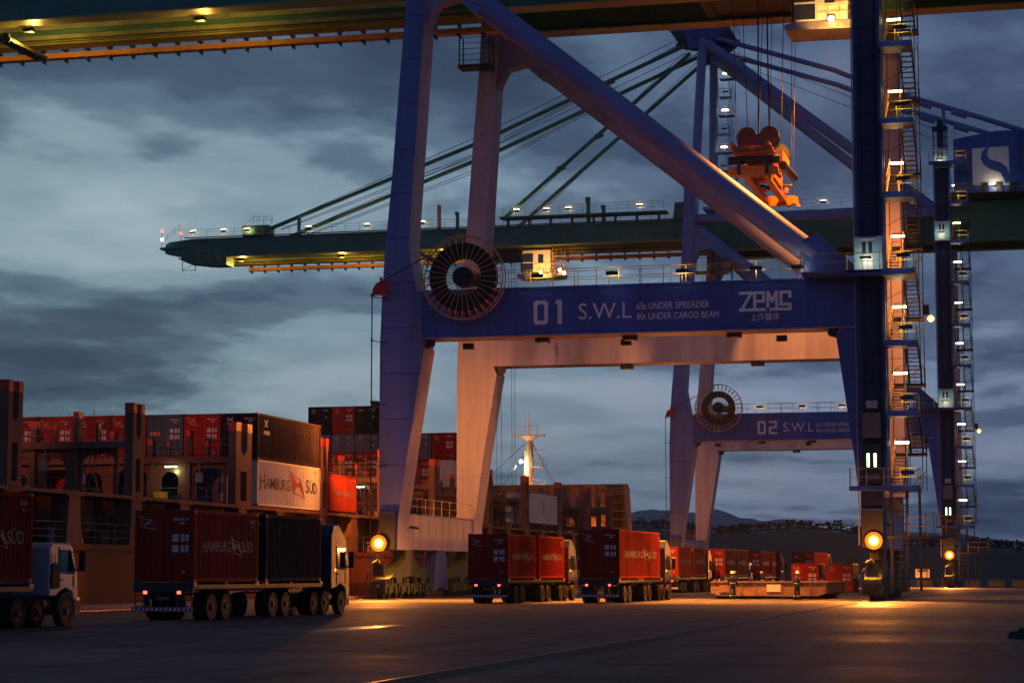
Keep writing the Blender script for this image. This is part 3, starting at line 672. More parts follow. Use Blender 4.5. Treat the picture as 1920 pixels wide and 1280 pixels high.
    f = MB().box(5.95, 6.5, 1.5, 1.7, 47.55, 47.75).build('floodlight', 'dark', root)
    o = MB().box(5.95, 6.5, 1.702, 1.72, 47.6, 47.72).build('bulb', 'dark', f); o.data.materials[0] = E_TUBE
    lamp('house_light', (6.2, 1.95, 47.7), 55, (1, .9, .6), .15, parent=root)
    # --- lift shaft on the landside leg
    b = MB()
    for x in (-.62, .72): b.box(x, x + .12, -.42, -.01, 7.3, 50)
    for k in range(22): b.box(-.5, .72, -.22, -.14, 8 + k * 1.95, 8.08 + k * 1.95)
    b.box(-.5, -.38, -.3, -.1, 7.3, 50); b.box(.55, .6, -.3, -.1, 7.3, 50); b.box(-.3, .5, -.12, -.01, 7.3, 50)
    b.build('lift_shaft', 'navy', root)
    MB().tube((-.93, -.06, 3.5), (-.93, -.06, 50), .05, 6).build('conduit', 'pale', root)
    for z, big in ((20.9, 1), (40.85, 1), (49.65, 1)):
        b = MB(); b.box(-.86, .92, -1.15, -.44, z, z + 2.35, 0)
        for x in (-.35, .05): b.prism([(x, z + 1.25), (x + .24, z + 1.25), (x + .24, z + 2.0), (x, z + 2.0)], -1.18, -1.152, 'y', 2); b.box(x - .03, x + .27, -1.21, -1.182, z + .1, z + 1.2, 1)
        b.box(-.5, .5, -1.25, -1.152, z + 2.12, z + 2.22, 1)
        b.build('lift_landing', ['landing', 'pale', 'glass'], root)
        f = MB().box(-.45, .3, -2.16, -2.0, z + .78, z + .94).build('landing_lamp', 'dark', root)
        o = MB().box(-.4, .25, -1.998, -1.98, z + .8, z + .92).build('bulb', 'dark', f); o.data.materials[0] = E_TUBE
        lamp('landing_light', (-.07, -1.8, z + .75), 26, (.95, 1.0, .62), .12, parent=root)
    b = MB(); b.box(-.5, .55, -1.2, -.44, 7.5, 9.9, 0); b.box(-.45, .5, -1.22, -1.202, 7.6, 8.0, 1); b.box(-.55, .6, -1.0, -.44, 10.3, 11.9, 1); b.box(-.3, .4, -.9, -.44, 12.2, 12.7, 2)
    b.build('lift_cabin', ['dark', 'deckg', 'pale'], root); lc = root.children[-1]
    for x in (-.28, .16):
        o = MB().box(x, x + .16, -1.225, -1.205, 8.45, 9.3).build('cabin_window', 'dark', lc); o.data.materials[0] = E_GRN
    b = MB()
    for x in (-.8, .8):
        for y in (-1.6, -.5): b.bar((x, y, 50), (x, y, 54.2), .09)
    for k in range(5):
        z = 50.2 + k; b.bar((-.8, -1.6, z), (.8, -1.6, z), .06); b.bar((-.8, -1.6, z), (.8, -1.6, z + 1), .05); b.bar((.8, -.5, z), (-.8, -.5, z + 1), .05)
    b.box(-.9, .9, -1.7, -.4, 54.1, 54.5); b.box(-.35, .35, -1.2, -.7, 52, 55.3)
    b.build('lift_headframe', 'navy', root)
    # --- stair tower beside the landside leg: half flights between near and far landings
    prev = None
    for i, z in enumerate(LEVELS):
        wide = i in (0, 3, 9)
        p = MB(); x0 = -1.35 if wide else .96
        if wide: p.box(-1.35, .955, -2.3, -1.25, z - .28, z)
        p.box(.96, 3.0, (-2.3 if wide else -1.0), 1.2, z - .28, z); p.box(.9, 3.05, (-2.32 if wide else -1.02), (-2.3 if wide else -1.0), z - .34, z + .02)
        pf = p.build('stair_landing', 'blue', root)
        r = MB()
        if wide: railing(r, [(-1.3, -1.3, z), (-1.3, -2.28, z), (2.95, -2.28, z), (2.95, 1.2, z)], 1.1, 1.2, .04)
        else: railing(r, [(1.0, -.97, z), (2.95, -.97, z), (2.95, 1.2, z)], 1.1, 1.0, .04)
        r.build('landing_railing', 'yellow', pf)
        yb = -2.2 if wide else -.9
        MB().box(1.9, 2.75, yb - .52, yb - .42, z + .68, z + .92).build('tube_lamp_housing', 'dark', pf)
        MB().box(2.3, 2.36, yb - .5, yb - .08, z + .93, z + .97).build('lamp_arm', 'dark', pf)
        o = MB().box(1.95, 2.7, yb - .415, yb - .39, z + .70, z + .9).build('tube_lamp', 'dark', pf); o.data.materials[0] = E_TUBES[(i * 7 + (cy > 200)) % 3]
        if i + 1 < len(LEVELS):
            z2 = LEVELS[i + 1]; zm = (z + z2) / 2 + .1
            fl = MB().box(.96, 3.1, 6.2, 7.6, zm - .16, zm).build('stair_landing', 'dark', root)
            r = MB(); railing(r, [(1.95, 6.25, zm), (3.05, 6.25, zm), (3.05, 7.55, zm), (1.0, 7.55, zm)], 1.1, .8, .04); r.build('landing_railing', 'yellow', fl)
            MB().box(1.0, 2.0, 6.13, 6.24, zm + .58, zm + .84).build('tube_lamp_housing', 'dark', fl)
            o = MB().box(1.05, 1.95, 6.08, 6.125, zm + .62, zm + .76).build('tube_lamp', 'dark', fl); o.data.materials[0] = E_TUBES[(i * 5 + (cy > 200) * 2) % 4]
            for (xa, xb, za, zb, ya, yb_) in ((1.05, 1.85, z, zm, 1.2, 6.2), (2.1, 2.9, z2, zm, 1.2, 6.2)):
                s = MB(); n = 10
                for k in range(n):
                    t = (k + .5) / n; y = ya + (yb_ - ya) * t; zz_ = za + (zb - za) * t; s.box(xa, xb, y - .14, y + .14, zz_ - .03, zz_ + .01)
                for x in (xa, xb): s.bar((x, ya, za), (x, yb_, zb), .1)
                so_ = s.build('stair_flight', 'dark', root)
                r = MB()
                for x in (xa, xb): r.bar((x, ya, za + 1.0), (x, yb_, zb + 1.0), .035); r.bar((x, ya, za + .5), (x, yb_, zb + .5), .03); [r.bar((x, ya + (yb_ - ya) * t, za + (zb - za) * t), (x, ya + (yb_ - ya) * t, za + (zb - za) * t + 1.0), .035) for t in (0, .5, 1)]
                r.build('stair_railing', 'yellow', so_)
    tp = MB()
    for x in (.96, 2.0, 3.08):
        for y in (1.2, 6.25): tp.bar((x, y, 7.2), (x, y, 50.2), .055)
    for k in range(18):
        z = 7.4 + k * 2.4; tp.bar((.96, 1.2, z), (3.08, 1.2, z + 1.1), .03); tp.bar((2.0, 6.25, z), (3.08, 6.25, z + 1.1), .03); tp.bar((3.08, 1.2, z + .6), (3.08, 6.25, z + .6), .03)
    tp.build('stair_tower_frame', 'dark', root)
    # lower ladder tower
    s = MB()
    for x in (1.1, 2.1, 2.9):
        for y in (-.6, 1.0): s.bar((x, y, .6), (x, y, 7), .08)
    for k in range(16): s.box(1.1, 2.1, -.3, .1, .8 + k * .4, .84 + k * .4)
    s.box(.9, 4.6, -.8, 1.2, 3.9, 4.1)
    for x in (3.3, 3.8, 4.3): s.bar((x, -.6, 1.0), (x, -.6, 5.6), .04)
    s.build('ladder_tower', 'dark', root)
    r = MB(); railing(r, [(2.2, -.8, 4.1), (4.5, -.8, 4.1), (4.5, 1.2, 4.1)], 1.2, 1.0, .04); r.build('ladder_railing', 'yellow', root)
    f = MB().box(3.1, 3.45, 6.0, 6.6, 18.9, 19.6).build('floodlight', 'dark', root)
    o = MB().tube((3.5, 6.2, 18.75), (3.62, 6.1, 18.6), .2, 8).build('bulb', 'dark', f); o.data.materials[0] = E_SOD
    lamp('stair_flood', (3.6, 6.1, 18.4), 260, SOD, .2, parent=root)
    # --- portal beam walkway
    b = MB(); b.box(-30.0, -.9, .1, 1.3, 20.81, 20.86); b.box(-4.2, 1.0, -2.3, -.05, 20.80, 20.92); b.build('beam_walkway', 'blue', root)
    b = MB(); railing(b, [(-30.1, .12, 20.86), (-9.0, .12, 20.86), (-8.9, -.05, 20.9), (-4.2, -.05, 20.92), (-4.2, -2.28, 20.92), (-1.3, -2.28, 20.92)], 1.15, 1.5, .045)
    b.bar((-12.3, .3, 20.86), (-12.3, .3, 21.5), .05); railing(b, [(-30.1, 1.28, 20.86), (-9.0, 1.28, 20.86)], 1.15, 2.1, .04)
    b.build('beam_railing', 'yellow', root)
    for x in (-27.6, -22.4, -17.3, -12.6, -7.7, -5.0):
        f = MB().box(x, x + .8, -.42, -.30, 21.42, 21.68).box(x + .35, x + .42, -.3, .1, 21.7, 21.74).build('walkway_lamp', 'dark', root)
        o = MB().box(x + .03, x + .77, -.295, -.27, 21.44, 21.66).build('bulb', 'dark', f); o.data.materials[0] = E_TUBE
    for x in (-98.2, -93.9, -90.6, -82, -74, -66.5, -54, -50.1, -47.2, -38, -27, -15, -8):
        zb = 46.6 if x > -30 else (47.05 if x > -56 else 45.95)
        f = MB().box(x, x + .8, 5.55, 5.65, zb + .52, zb + .80).build('walkway_lamp', 'dark', root)
        o = MB().box(x + .03, x + .77, 5.655, 5.68, zb + .54, zb + .85).build('bulb', 'dark', f); o.data.materials[0] = E_TUBE
    # --- cable reel on the near frame
    cx_, cy_, cz_ = -26.85, -1.3, 21.45
    b = MB()
    for k in range(32):
        a = 2 * PI * k / 32; ca, sa = math.cos(a), math.sin(a)
        for yy in (-.32, .32): b.bar((cx_ + .45 * ca, cy_ + yy, cz_ + .45 * sa), (cx_ + 2.82 * ca, cy_ + yy, cz_ + 2.82 * sa), .035)
        b.tube((cx_ + 2.3 * ca, cy_ - .33, cz_ + 2.3 * sa), (cx_ + 2.75 * ca, cy_ - .33, cz_ + 2.75 * sa), .09, 4, r2=.02)
    for yy in (-.36, .36): b.ring((cx_, cy_ + yy, cz_), 'y', 2.79, 2.86, .05, 48)
    rl = b.build('cable_reel', 'festoon', root)
    b = MB().ring((cx_, cy_, cz_), 'y', .14, .68, .8, 24); b.ring((cx_, cy_ - .45, cz_), 'y', .2, .5, .12, 20); b.tube((cx_, cy_ - .6, cz_), (cx_, .0, cz_), .22, 12); b.box(cx_ - .2, cx_ + 1.3, cy_ + .5, -.01, cz_ - .5, cz_ + .3)
    b.build('reel_hub', 'rim', rl)
    b = MB(); b.ring((0, 0, 0), 'y', 1.28, 2.32 if cy < 200 else 2.02, .56, 56)
    b.build('cable_winding', 'black', rl, (cx_, cy_, cz_))
    b = MB()
    pts = [(-32.5, -.9, 20.7)] + [(-33.35 + .95 * math.sin(t), -.9, 20.62 + .95 * math.cos(t)) for t in [R(a) for a in (50, 20, -5)]]
    b.prism([(-33.3, 20.5), (-33.3, 20.85), (-33.05, 21.25), (-32.6, 21.5), (-32.3, 21.5), (-32.3, 20.5)], -1.15, -.75, 'y'); b.box(-33.45, -33.25, -1.15, -.75, 20.45, 20.55); b.box(-32.8, -32.7, -1.1, -.8, 21.45, 21.7)
    b.build('cable_guide', 'red', root)
    b = MB(); b.path([(-33.38, -.95, .4), (-33.38, -.95, 20.5), (-33.15, -.95, 21.2), (-32.4, -.95, 21.55), (-29.2, -1.3, 23.1)], .045, 5); b.build('power_cable', 'black', root)
    b = MB()
    for z in (9.0, 13.2, 17.4, 20.4): b.bar((-33.4, -.95, z), (-32.6, -.02, z - .1), .05); b.ring((-33.38, -.95, z + .05), 'x', .05, .12, .08, 8)
    b.build('cable_bracket', 'dark', root)
    # --- bogies
    for xr in (-32.3, 0.0):
        for yc in (3.2, FD - .6):
            b = MB()
            b.prism([(yc - .9, 3.34), (yc + .9, 3.34), (yc + 1.1, 2.7), (yc + 3.3, 1.9), (yc + 3.3, 1.5), (yc - 3.3, 1.5), (yc - 3.3, 1.9), (yc - 1.1, 2.7)], xr - .45, xr + .45, 'x')
            for s in (-1, 1):
                c = yc + s * 2.9
                b.prism([(c - .35, 2.1), (c + .35, 2.1), (c + 1.9, 1.35), (c + 1.9, 1.05), (c - 1.9, 1.05), (c - 1.9, 1.35)], xr - .56, xr + .56, 'x')
            eq = b.build('bogie', 'bogie', root)
            for k in range(4):
                c = yc - 4.35 + 2.9 * k
                t = MB(); t.box(xr - .5, xr + .5, c - 1.25, c + 1.25, .45, 1.0); t.box(xr - .52, xr - .5, c - 1.1, c + 1.1, .55, .9); t.box(xr + .5, xr + .62, c - .9, c - .5, .35, .85); t.box(xr + .5, xr + .62, c + .5, c + .9, .35, .85)
                t.ring((xr + .53, c, 1.15), 'x', .06, .2, .08, 12); t.box(xr + .5, xr + .56, c - .6, c + .9, 1.0, 1.42)
                t.build('truck_frame', 'bogie', eq)
                for s in (-.62, .62):
                    w = MB(); w.tube((xr - .14, c + s, .36), (xr + .14, c + s, .36), .32, 14); w.tube((xr - .2, c + s, .36), (xr - .14, c + s, .36), .37, 14)
                    w.build('bogie_wheel', 'dark', eq)
            if yc < 10:
                g_ = MB(); y = yc - 6.0
                g_.box(xr - .55, xr + .55, y, y + .35, .35, 1.2); g_.tube((xr, y - .5, .8), (xr, y, .8), .18, 10); g_.box(xr - .35, xr + .4, y + .1, y + .5, 1.5, 2.3); g_.tube((xr - .3, y, 2.3), (xr + .1, y, 2.55), .16, 8); g_.path([(xr - .5, y, .6), (xr - .75, y - .1, 1.1), (xr - .6, y - .1, 1.8), (xr - .2, y, 2.2)], .06, 6)
                g_.box(xr - .1, xr + .5, y - .05, y + .02, 2.6, 2.66); [g_.bar((xr - .05 + q * .15, y, 2.66), (xr - .05 + q * .15, y, 3.0), .03) for q in range(4)]
                g_.build('end_buffer', 'dark', root)
        t = MB(); t.prism([(9.2, .5), (10.2, 3.33), (12.6, 3.33), (13.4, .5), (12.5, .5), (11.3, .75), (10.1, .5)], xr - .4, xr + .4, 'x'); t.build('storm_anchor', 'navy' if xr > -5 else 'blue', root)
    # corner floodlights facing out of the crane
    for x, z in ((-32.75, 3.72), (0.05, 3.78)):
        f = MB().box(x - .3, x + .3, -1.0, -.62, z - .25, z + .25).tube((x, -1.12, z), (x, -.98, z), .46, 18).build('floodlight', 'dark', root)
        o = MB().tube((x, -1.16, z), (x, -1.14, z), .20, 18).build('bulb', 'dark', f); o.data.materials[0] = E_SODW
        o = MB().ring((x, -1.135, z), 'y', .0, .34, .01, 24).build('halo_disc', 'dark', f); o.data.materials[0] = E_HALO  # glowing discs added round the bulb as its halo
        o = MB().ring((x, -1.128, z), 'y', .33, .55, .008, 24).build('halo_rim', 'dark', f); o.data.materials[0] = E_HALO2
        lamp('corner_flood', (x, -1.5, z), 13000 if x < -5 else 15000, SOD, .3, 120, (x + (10 if x < -5 else -3), -12, z - 7.5), parent=root, blend=.6)
        lamp('added_corner_spill', (x, -3.2, z - .2), 380, SOD, .3, parent=root)  # added lamp ahead of the fixture, brightens the leg foot
    # floodlights on the inner side of the near beam washing the far frame
    for x, pw in ((-16.5, 1500), (-27.5, 700), (-6.0, 900)):
        f = MB().box(x - .35, x + .35, 2.3, 2.6, 17.0, 17.4).build('floodlight', 'dark', root)
        o = MB().box(x - .3, x + .3, 2.602, 2.63, 17.04, 17.36).build('bulb', 'dark', f); o.data.materials[0] = E_SOD
        lamp('beam_flood', (x, 2.9, 17.1), pw * .34, (1.0, .58, .42), .3, 125, (x, FD, 12.0), parent=root, blend=1.0)
    # sodium lamps under the boom
    for x, pw in ((-92, 750), (-78, 750), (-64, 750), (-50, 600), (-22, 0), (-8, 0)):
        f = MB().box(x - .4, x + .4, 8.0, 8.5, 42.9, 43.2).build('floodlight', 'dark', root)
        o = MB().box(x - .3, x + .3, 8.502, 8.52, 42.92, 43.15).build('bulb', 'dark', f); o.data.materials[0] = E_SOD if pw else M['dark']
        if pw: lamp('boom_flood', (x, 9.0, 42.4), pw, (1.0, .50, .08), .3, parent=root)
    # sodium lamps slung under the portal beams, washing the apron on both sides
    for x, y, ty, pw, cn in ((-22, 1.3, -2, 62000, 86), (-16, 1.3, -2, 55000, 86), (-9, 1.3, -2, 60000, 86), (-20, FD + 1.3, FD + 27, 60000, 48), (-10, FD + 1.3, FD + 10, 6000, 88)):
        f = MB().box(x - .4, x + .4, y - .3, y + .3, 17.38, 17.5); f.box(x - .46, x + .46, y - .36, y - .3, 17.2, 17.5); f.box(x - .46, x + .46, y + .3, y + .36, 17.2, 17.5); f.box(x - .46, x - .4, y - .3, y + .3, 17.2, 17.5); f.box(x + .4, x + .46, y - .3, y + .3, 17.2, 17.5); f = f.build('floodlight', 'dark', root)
        o = MB().box(x - .3, x + .3, y - .25, y + .25, 17.34, 17.375).build('bulb', 'dark', f); o.data.materials[0] = E_SOD
        lamp('apron_flood', (x, y, 16.9), pw, SOD, .3, cn, (x, ty, 0), parent=root, blend=.8)
    # waterside floodlight on the leg, washing the ship's deck
    if cy < 200:
        f = MB().box(-33.75, -33.35, .2, .8, 13.0, 13.4); f.box(-33.4, -33.1, .4, .6, 13.1, 13.3); f = f.build('floodlight', 'dark', root)
        o = MB().box(-33.8, -33.755, .25, .75, 13.05, 13.35).build('bulb', 'dark', f); o.data.materials[0] = E_SOD
        lamp('ship_flood', (-34.2, .5, 13.0), 16000, SOD, .25, 120, (-46, 26, 8), parent=root, blend=.8)
        lamp('ship_flood', (-34.2, .2, 13.0), 7000, SOD, .25, 110, (-40, -8, 6), parent=root, blend=.8)
    # --- maintenance basket at the far leg head
    b = MB()
    for x in (-32.6, -30.2):
        for y in (FD - 1.4, FD - .2): b.bar((x, y, 40.9), (x, y, 43.4), .08)
    b.box(-32.7, -30.1, FD - 1.5, FD - .1, 40.7, 40.95)
    for k in range(5): b.bar((-32.6, FD - 1.4, 41.3 + k * .45), (-30.2, FD - 1.4, 41.3 + k * .45), .04)
    b.build('maintenance_basket', 'dark', root)
    # --- writing on the near beam
    b = MB(); y = -.012
    text(b, 'S.W.L', -19.25, -15.65, 18.55, 19.62, 'y', y)
    b.build('lettering', 'letter', root)
    b = MB(); text(b, '65t UNDER SPREADER', -15.3, -10.45, 19.1, 19.56, 'y', y); b.build('lettering', 'letter', root); b = MB(); text(b, '80t UNDER CARGO BEAM', -15.3, -9.85, 18.42, 18.86, 'y', y); b.build('lettering', 'letter', root)
    b = MB(); u0, v0, W, Hh = -8.5, 18.75, 3.45, 1.32; w = .2
    S = lambda pts: stroke(b, [(u0 + p * W, v0 + q * Hh) for p, q in pts], w, 'y', y)
    S([(.03, .92), (.24, .92), (.05, .08)]); S([(.03, .08), (.97, .08)]); S([(.30, .1), (.30, .92), (.47, .92), (.47, .5), (.30, .5)]); S([(.55, .1), (.55, .92)]); S([(.56, .9), (.635, .5), (.71, .9)]); S([(.72, .92), (.72, .1)]); S([(.97, .7), (.97, .92), (.80, .92), (.80, .32), (.97, .32), (.97, .1)])
    b.build('maker_logo', 'letter', root)
    b = MB(); text(b, '上海振华', -7.75, -5.85, 18.12, 18.62, 'y', y, bold=.012); b.build('lettering', 'letter', root)
    number_mb('01' if cy < 200 else '02').build('crane_number', 'letter', root)
    return root
crane1 = make_crane(CY1, 'nearest blue portal crane, marked 01 on its beam')
crane2 = make_crane(CY2, 'farther blue portal crane, marked 02, with its whole green boom in view')

def make_trolley(crane_y, x, lab):
    root = empty('crane_trolley', (CX0 + x, crane_y, 0), 0, lab, 'trolley', 'trolleys under the crane booms')
    b = MB(); b.box(-6.6, -.4, 7.7, 13.4, 42.15, 43.1); b.box(-6.9, -6.2, 8, 13, 42.0, 42.7)
    for k in range(6): b.tube((-6 + k, 7.66, 42.5), (-6 + k, 7.9, 42.5), .38, 10)
    b.build('trolley_frame', 'dark', root)
    c = MB().prism([(0, 39.9), (-.25, 42.4), (.0, 42.9), (3.6, 42.9), (3.6, 39.9)], 8.0, 10.6, 'y'); cab = c.build('operator_cab', 'white', root, bevel=.05)
    w = MB(); w.prism([(.05, 40.1), (-.08, 41.2), (1.35, 41.2), (1.35, 40.1)], 7.95, 7.99, 'y'); w.prism([(-.12, 41.35), (-.2, 42.45), (1.35, 42.45), (1.35, 41.35)], 7.95, 7.99, 'y'); w.box(2.0, 2.7, 7.95, 7.99, 41.2, 42.3); w.prism([(8.1, 40.1), (10.5, 40.1), (10.5, 42.5), (8.1, 42.5)], -.32, -.26, 'x')
    w.build('cab_window', 'glass', cab)
    f = MB().prism([(-.5, 39.3), (-.9, 39.7), (-.2, 39.82), (5.2, 39.88), (5.2, 39.5), (4.2, 39.25), (1, 39.3)], 7.6, 11.0, 'y'); f.build('cab_floor', 'steel', root)
    r = MB(); railing(r, [(1.5, 7.65, 39.9), (5.3, 7.65, 39.9), (5.3, 11, 39.9)], 1.1, .8, .04)
    for x_ in (3.9, 5.0):
        for y_ in (8.2, 10.4): r.bar((x_, y_, 39.9), (x_, y_, 43.2), .09)
    for k in range(7): r.bar((3.9, 8.2, 40.2 + k * .45), (5.0, 8.2, 40.2 + k * .45), .05)
    r.build('cab_railing', 'yellow', root)
    for (x_, y_, z_) in ((2.5, 7.5, 39.95), (5.0, 7.45, 40.15), (5.5, 7.6, 39.75)):
        h = MB().box(x_ - .25, x_ + .25, y_ - .02, y_ + .3, z_ - .18, z_ + .2).build('floodlight', 'dark', root)
        o = MB().tube((x_, y_ - .1, z_), (x_, y_ - .03, z_ - .03), .20, 12).build('bulb', 'dark', h); o.data.materials[0] = E_SODW
    lamp('cab_flood', (2.8, 5.2, 38.9), 1500, (1, .45, .10), .2, 85, (2.2, 9.0, 40.9), parent=root); lamp('cab_flood', (6.6, 6.4, 39.6), 700, (1, .45, .10), .2, 80, (4.4, 9.5, 41.2), parent=root)
    lamp('down_flood', (2.6, 9.0, 38.8), 60000, SOD, .3, 110, (0, 9, 0), parent=root)
    return root
tr1 = make_trolley(CY1, -5.35, 'trolley with white cab under the boom of crane 01, beside the dark lift shaft')
tr2 = make_trolley(CY2, -53.3, 'trolley with lit white cab under the green boom, right of the big reel')

def make_spreader():
    # under the trolley of crane 01; long side along the quay
    root = empty('spreader', (CX0 - 8.0, CY1 + 10.4, 0), 0, 'orange container spreader with twin sheave headblock hanging from ropes above the long brace', 'spreader')
    for y in (-3.4, 3.0):
        b = MB(); b.prism([(-1.35, 29.95), (-1.45, 30.5), (-1.2, 30.95), (-.75, 31.15), (.0, 30.85), (.75, 31.2), (1.3, 31.0), (1.55, 30.5), (1.4, 30.05), (.9, 29.6), (.9, 29.1), (-.9, 29.1), (-.9, 29.6)], y, y + .5, 'y')
        hb = b.build('headblock', 'navy', root, (0, 0, 1.1)); y += .25
        for x in (-.75, .8): MB().tube((x, y - .34, 30.72), (x, y + .34, 30.72), .66, 20).build('sheave', 'dark', hb)
    b = MB(); b.box(-.8, .9, -3.6, 3.6, 28.7, 29.3); b.build('headblock_beam', 'orange', root, (0, 0, 1.2))
    b = MB()
    b.box(-1.0, -.6, -2.4, 2.4, 27.6, 28.5); b.box(.6, 1.0, -2.4, 2.4, 27.6, 28.5); b.box(-.6, .6, -.6, .6, 27.7, 28.7); b.box(-.9, -.45, -6.0, 6.0, 27.2, 27.7); b.box(.45, .9, -6.0, 6.0, 27.2, 27.7)
    b.box(-1.25, 1.25, -6.3, -5.9, 27.0, 27.7); b.box(-1.25, 1.25, 5.9, 6.3, 27.0, 27.7)
    b.prism([(-1.4, 28.6), (-1.6, 29.4), (-1.3, 29.4), (-1.1, 29.1), (.8, 29.1), (1.1, 29.4), (1.5, 28.6)], -6.2, -5.2, 'y')
    b.box(-.6, .7, -6.32, -6.22, 28.7, 29.0)
    b.build('spreader_frame', 'orange', root, (0, 0, 1.5))
    for k in range(7):
        for q in (-1, 1):
            b = MB(); stroke(b, [(q * (.12 + k * .17), 28.68), (q * (.30 + k * .17), 29.02)], .07, 'y', -6.34 if k == 0 else -6.335); b.build('chevron_stripe', 'black', root, (0, 0, 1.5))
    b = MB(); b.box(-1.1, 1.1, -5.0, -4.6, 27.75, 28.5); b.box(-1.1, 1.1, -3.4, -3.0, 27.75, 28.5); b.build('spreader_gearbox', 'dark', root, (0, 0, 1.5))
    for q in (-1, 1): MB().box(q * .95 - .12, q * .95 + .12, -6.36, -6.31, 27.1, 28.4).build('guide_plate', 'dark', root, (0, 0, 1.5))
    b = MB(); b.tube((-1.7, -5.8, 28.2), (1.8, -5.8, 28.2), .28, 12); b.tube((1.9, -5, 27.9), (1.9, 2, 28.3), .3, 10); b.build('cable_drum', 'dark', root, (0, 0, 1.5))
    b = MB(); [b.tube((1.75, -4.4 + k * .55, 28.0), (1.75, -4.2 + k * .55, 29.1), .08, 6) for k in range(8)]; b.build('hydraulic_hose', 'orange', root, (0, 0, 1.5))
    rs = random.Random(5)
    for k in range(46):
        x, y, z = rs.uniform(-1.2, 1.2), rs.uniform(-6.0, 5.5), rs.uniform(28.9, 30.4); w_, h_ = rs.uniform(.05, .22), rs.uniform(.05, .3)
        m_ = MB()
        if k % 2: m_.box(x - w_, x + w_, y - w_, y + w_, z - h_, z + h_)
        else: m_.tube((x - .3, y, z), (x + .3, y, z + rs.uniform(-.2, .2)), w_ * .6, 8)
        m_.build(('hydraulic_unit', 'hydraulic_pipe')[1 - k % 2], ('dark', 'orange', 'steel')[k % 3], root)
    for sx in (-1, 1):
        for sy in (-1, 1):
            f = MB(); f.prism([(sx * 1.25, 27.6), (sx * 1.7, 27.5), (sx * 1.75, 27.1), (sx * 1.95, 26.75), (sx * 1.7, 26.75), (sx * 1.5, 27.0), (sx * 1.25, 27.0)], sy * 6.1 - .25, sy * 6.1 + .25, 'y'); f.build('flipper_arm', 'orange', root, (0, 0, 1.6))
            MB().tube((sx * 1.1, sy * 6.1, 26.75), (sx * 1.1, sy * 6.1, 27.0), .1, 8).build('twistlock', 'steel', root, (0, 0, 1.5))
    b = MB()
    for y in (-3.15, 3.25):
        for x in (-1.5, .0, .05, 1.6): b.tube((x, y, 31.7), (x * 1.15, y * .8, 42.1), .035, 4)
        b.tube((-.05, y - .2, 29.2), (.4, y * .8, 42.1), .03, 4)
    b.tube((1.9, 1.0, 28.4), (2.3, 1.0, 42.1), .03, 4); b.build('hoist_rope', 'cable', root)
    lamp('added_spreader_wash', (6.5, -9.0, 33.5), 1300, SOD, .25, 30, (0, -1, 28.6), parent=root)  # added lamp in mid-air, brightens the spreader frame
    return root
make_spreader()
rp = MB()
for x in (-57.0, -56.4, -55.0, -54.6): rp.tube((CX0 + x, CY2 + 8.6, 42.0), (CX0 + x * 1.0, CY2 + 9.2, 9), .035, 4)
tag(rp.build('hoist_rope', 'cable'), 'thin hoist ropes dropping from the trolley of crane 02 to the ship', 'rope')

# ------------------------------------------------------------------ shipping containers
W_ = 2.44
_cm = {}
def cbody(L, H, color):
    k = ('b', L, H, color)
    if k in _cm: return _cm[k]
    b = MB(); w = W_ / 2; d = .036
    n = int(round(L / .285)); st = (L - .32) / n
    for s in (-1, 1):
        pts = [(.16, 0)]
        for i in range(n):
            y = .16 + i * st; pts += [(y + st * .12, 0), (y + st * .38, 1), (y + st * .62, 1), (y + st * .88, 0)]
        pts.append((L - .16, 0))
        vs = []; fs = []
        for y, q in pts:
            x = s * (w - .004 - (1 - q) * d)
            vs += [(x, y, .16), (x, y, H - .12)]
        for i in range(len(pts) - 1): f = [2 * i, 2 * i + 2, 2 * i + 3, 2 * i + 1]; fs.append(f if s > 0 else f[::-1])
        b.add(vs, fs)
    # front wall (far end), rear recess wall, floor and roof
    b.box(-w + .05, w - .05, L - .06, L - .03, .12, H - .1); b.box(-w + .05, w - .05, .07, .09, .12, H - .1)
    b.box(-w + .03, w - .03, .05, L - .05, .1, .16); b.box(-w + .02, w - .02, .05, L - .05, H - .06, H - .025)
    # frame: corner posts, rails, castings
    for x in (-w, w - .14):
        for y0, y1 in ((0, .16), (L - .16, L)): b.box(x, x + .14, y0, y1, .12, H - .12)
    for s in (-1, 1):
        b.box(s * w - (.1 if s > 0 else 0), s * w + (0 if s > 0 else .1), .16, L - .16, 0.02, .16); b.box(s * w - (.08 if s > 0 else 0), s * w + (0 if s > 0 else .08), .16, L - .16, H - .12, H - .01)
    for y0, y1 in ((0.01, .1), (L - .1, L - .01)):
        b.box(-w + .14, w - .14, y0, y1, 0.02, .15); b.box(-w + .14, w - .14, y0, y1, H - .13, H - .01)
    for x in (-w - .004, w - .166):
        for y in (-.004, L - .166):
            for z in (0, H - .12): b.box(x, x + .17, y, y + .17, z, z + .12, 1)
    _cm[k] = b.mesh('container_body', [color, 'dark']); return _cm[k]
def cdoor(H, color, s):
    k = ('d', H, color, s)
    if k in _cm: return _cm[k]
    b = MB(); w = W_ / 2; x0, x1 = (-w + .15, -.01) if s < 0 else (.01, w - .15)
    b.box(x0, x1, .012, .05, .16, H - .14)
    for z in (.3, .3 + (H - .6) / 4, .3 + (H - .6) / 2, .3 + (H - .6) * .75):
        b.box(x0 + .05, x1 - .05, -.006, .012, z, z + (H - .6) / 4 - .14)
    _cm[k] = b.mesh('container_door', [color]); return _cm[k]
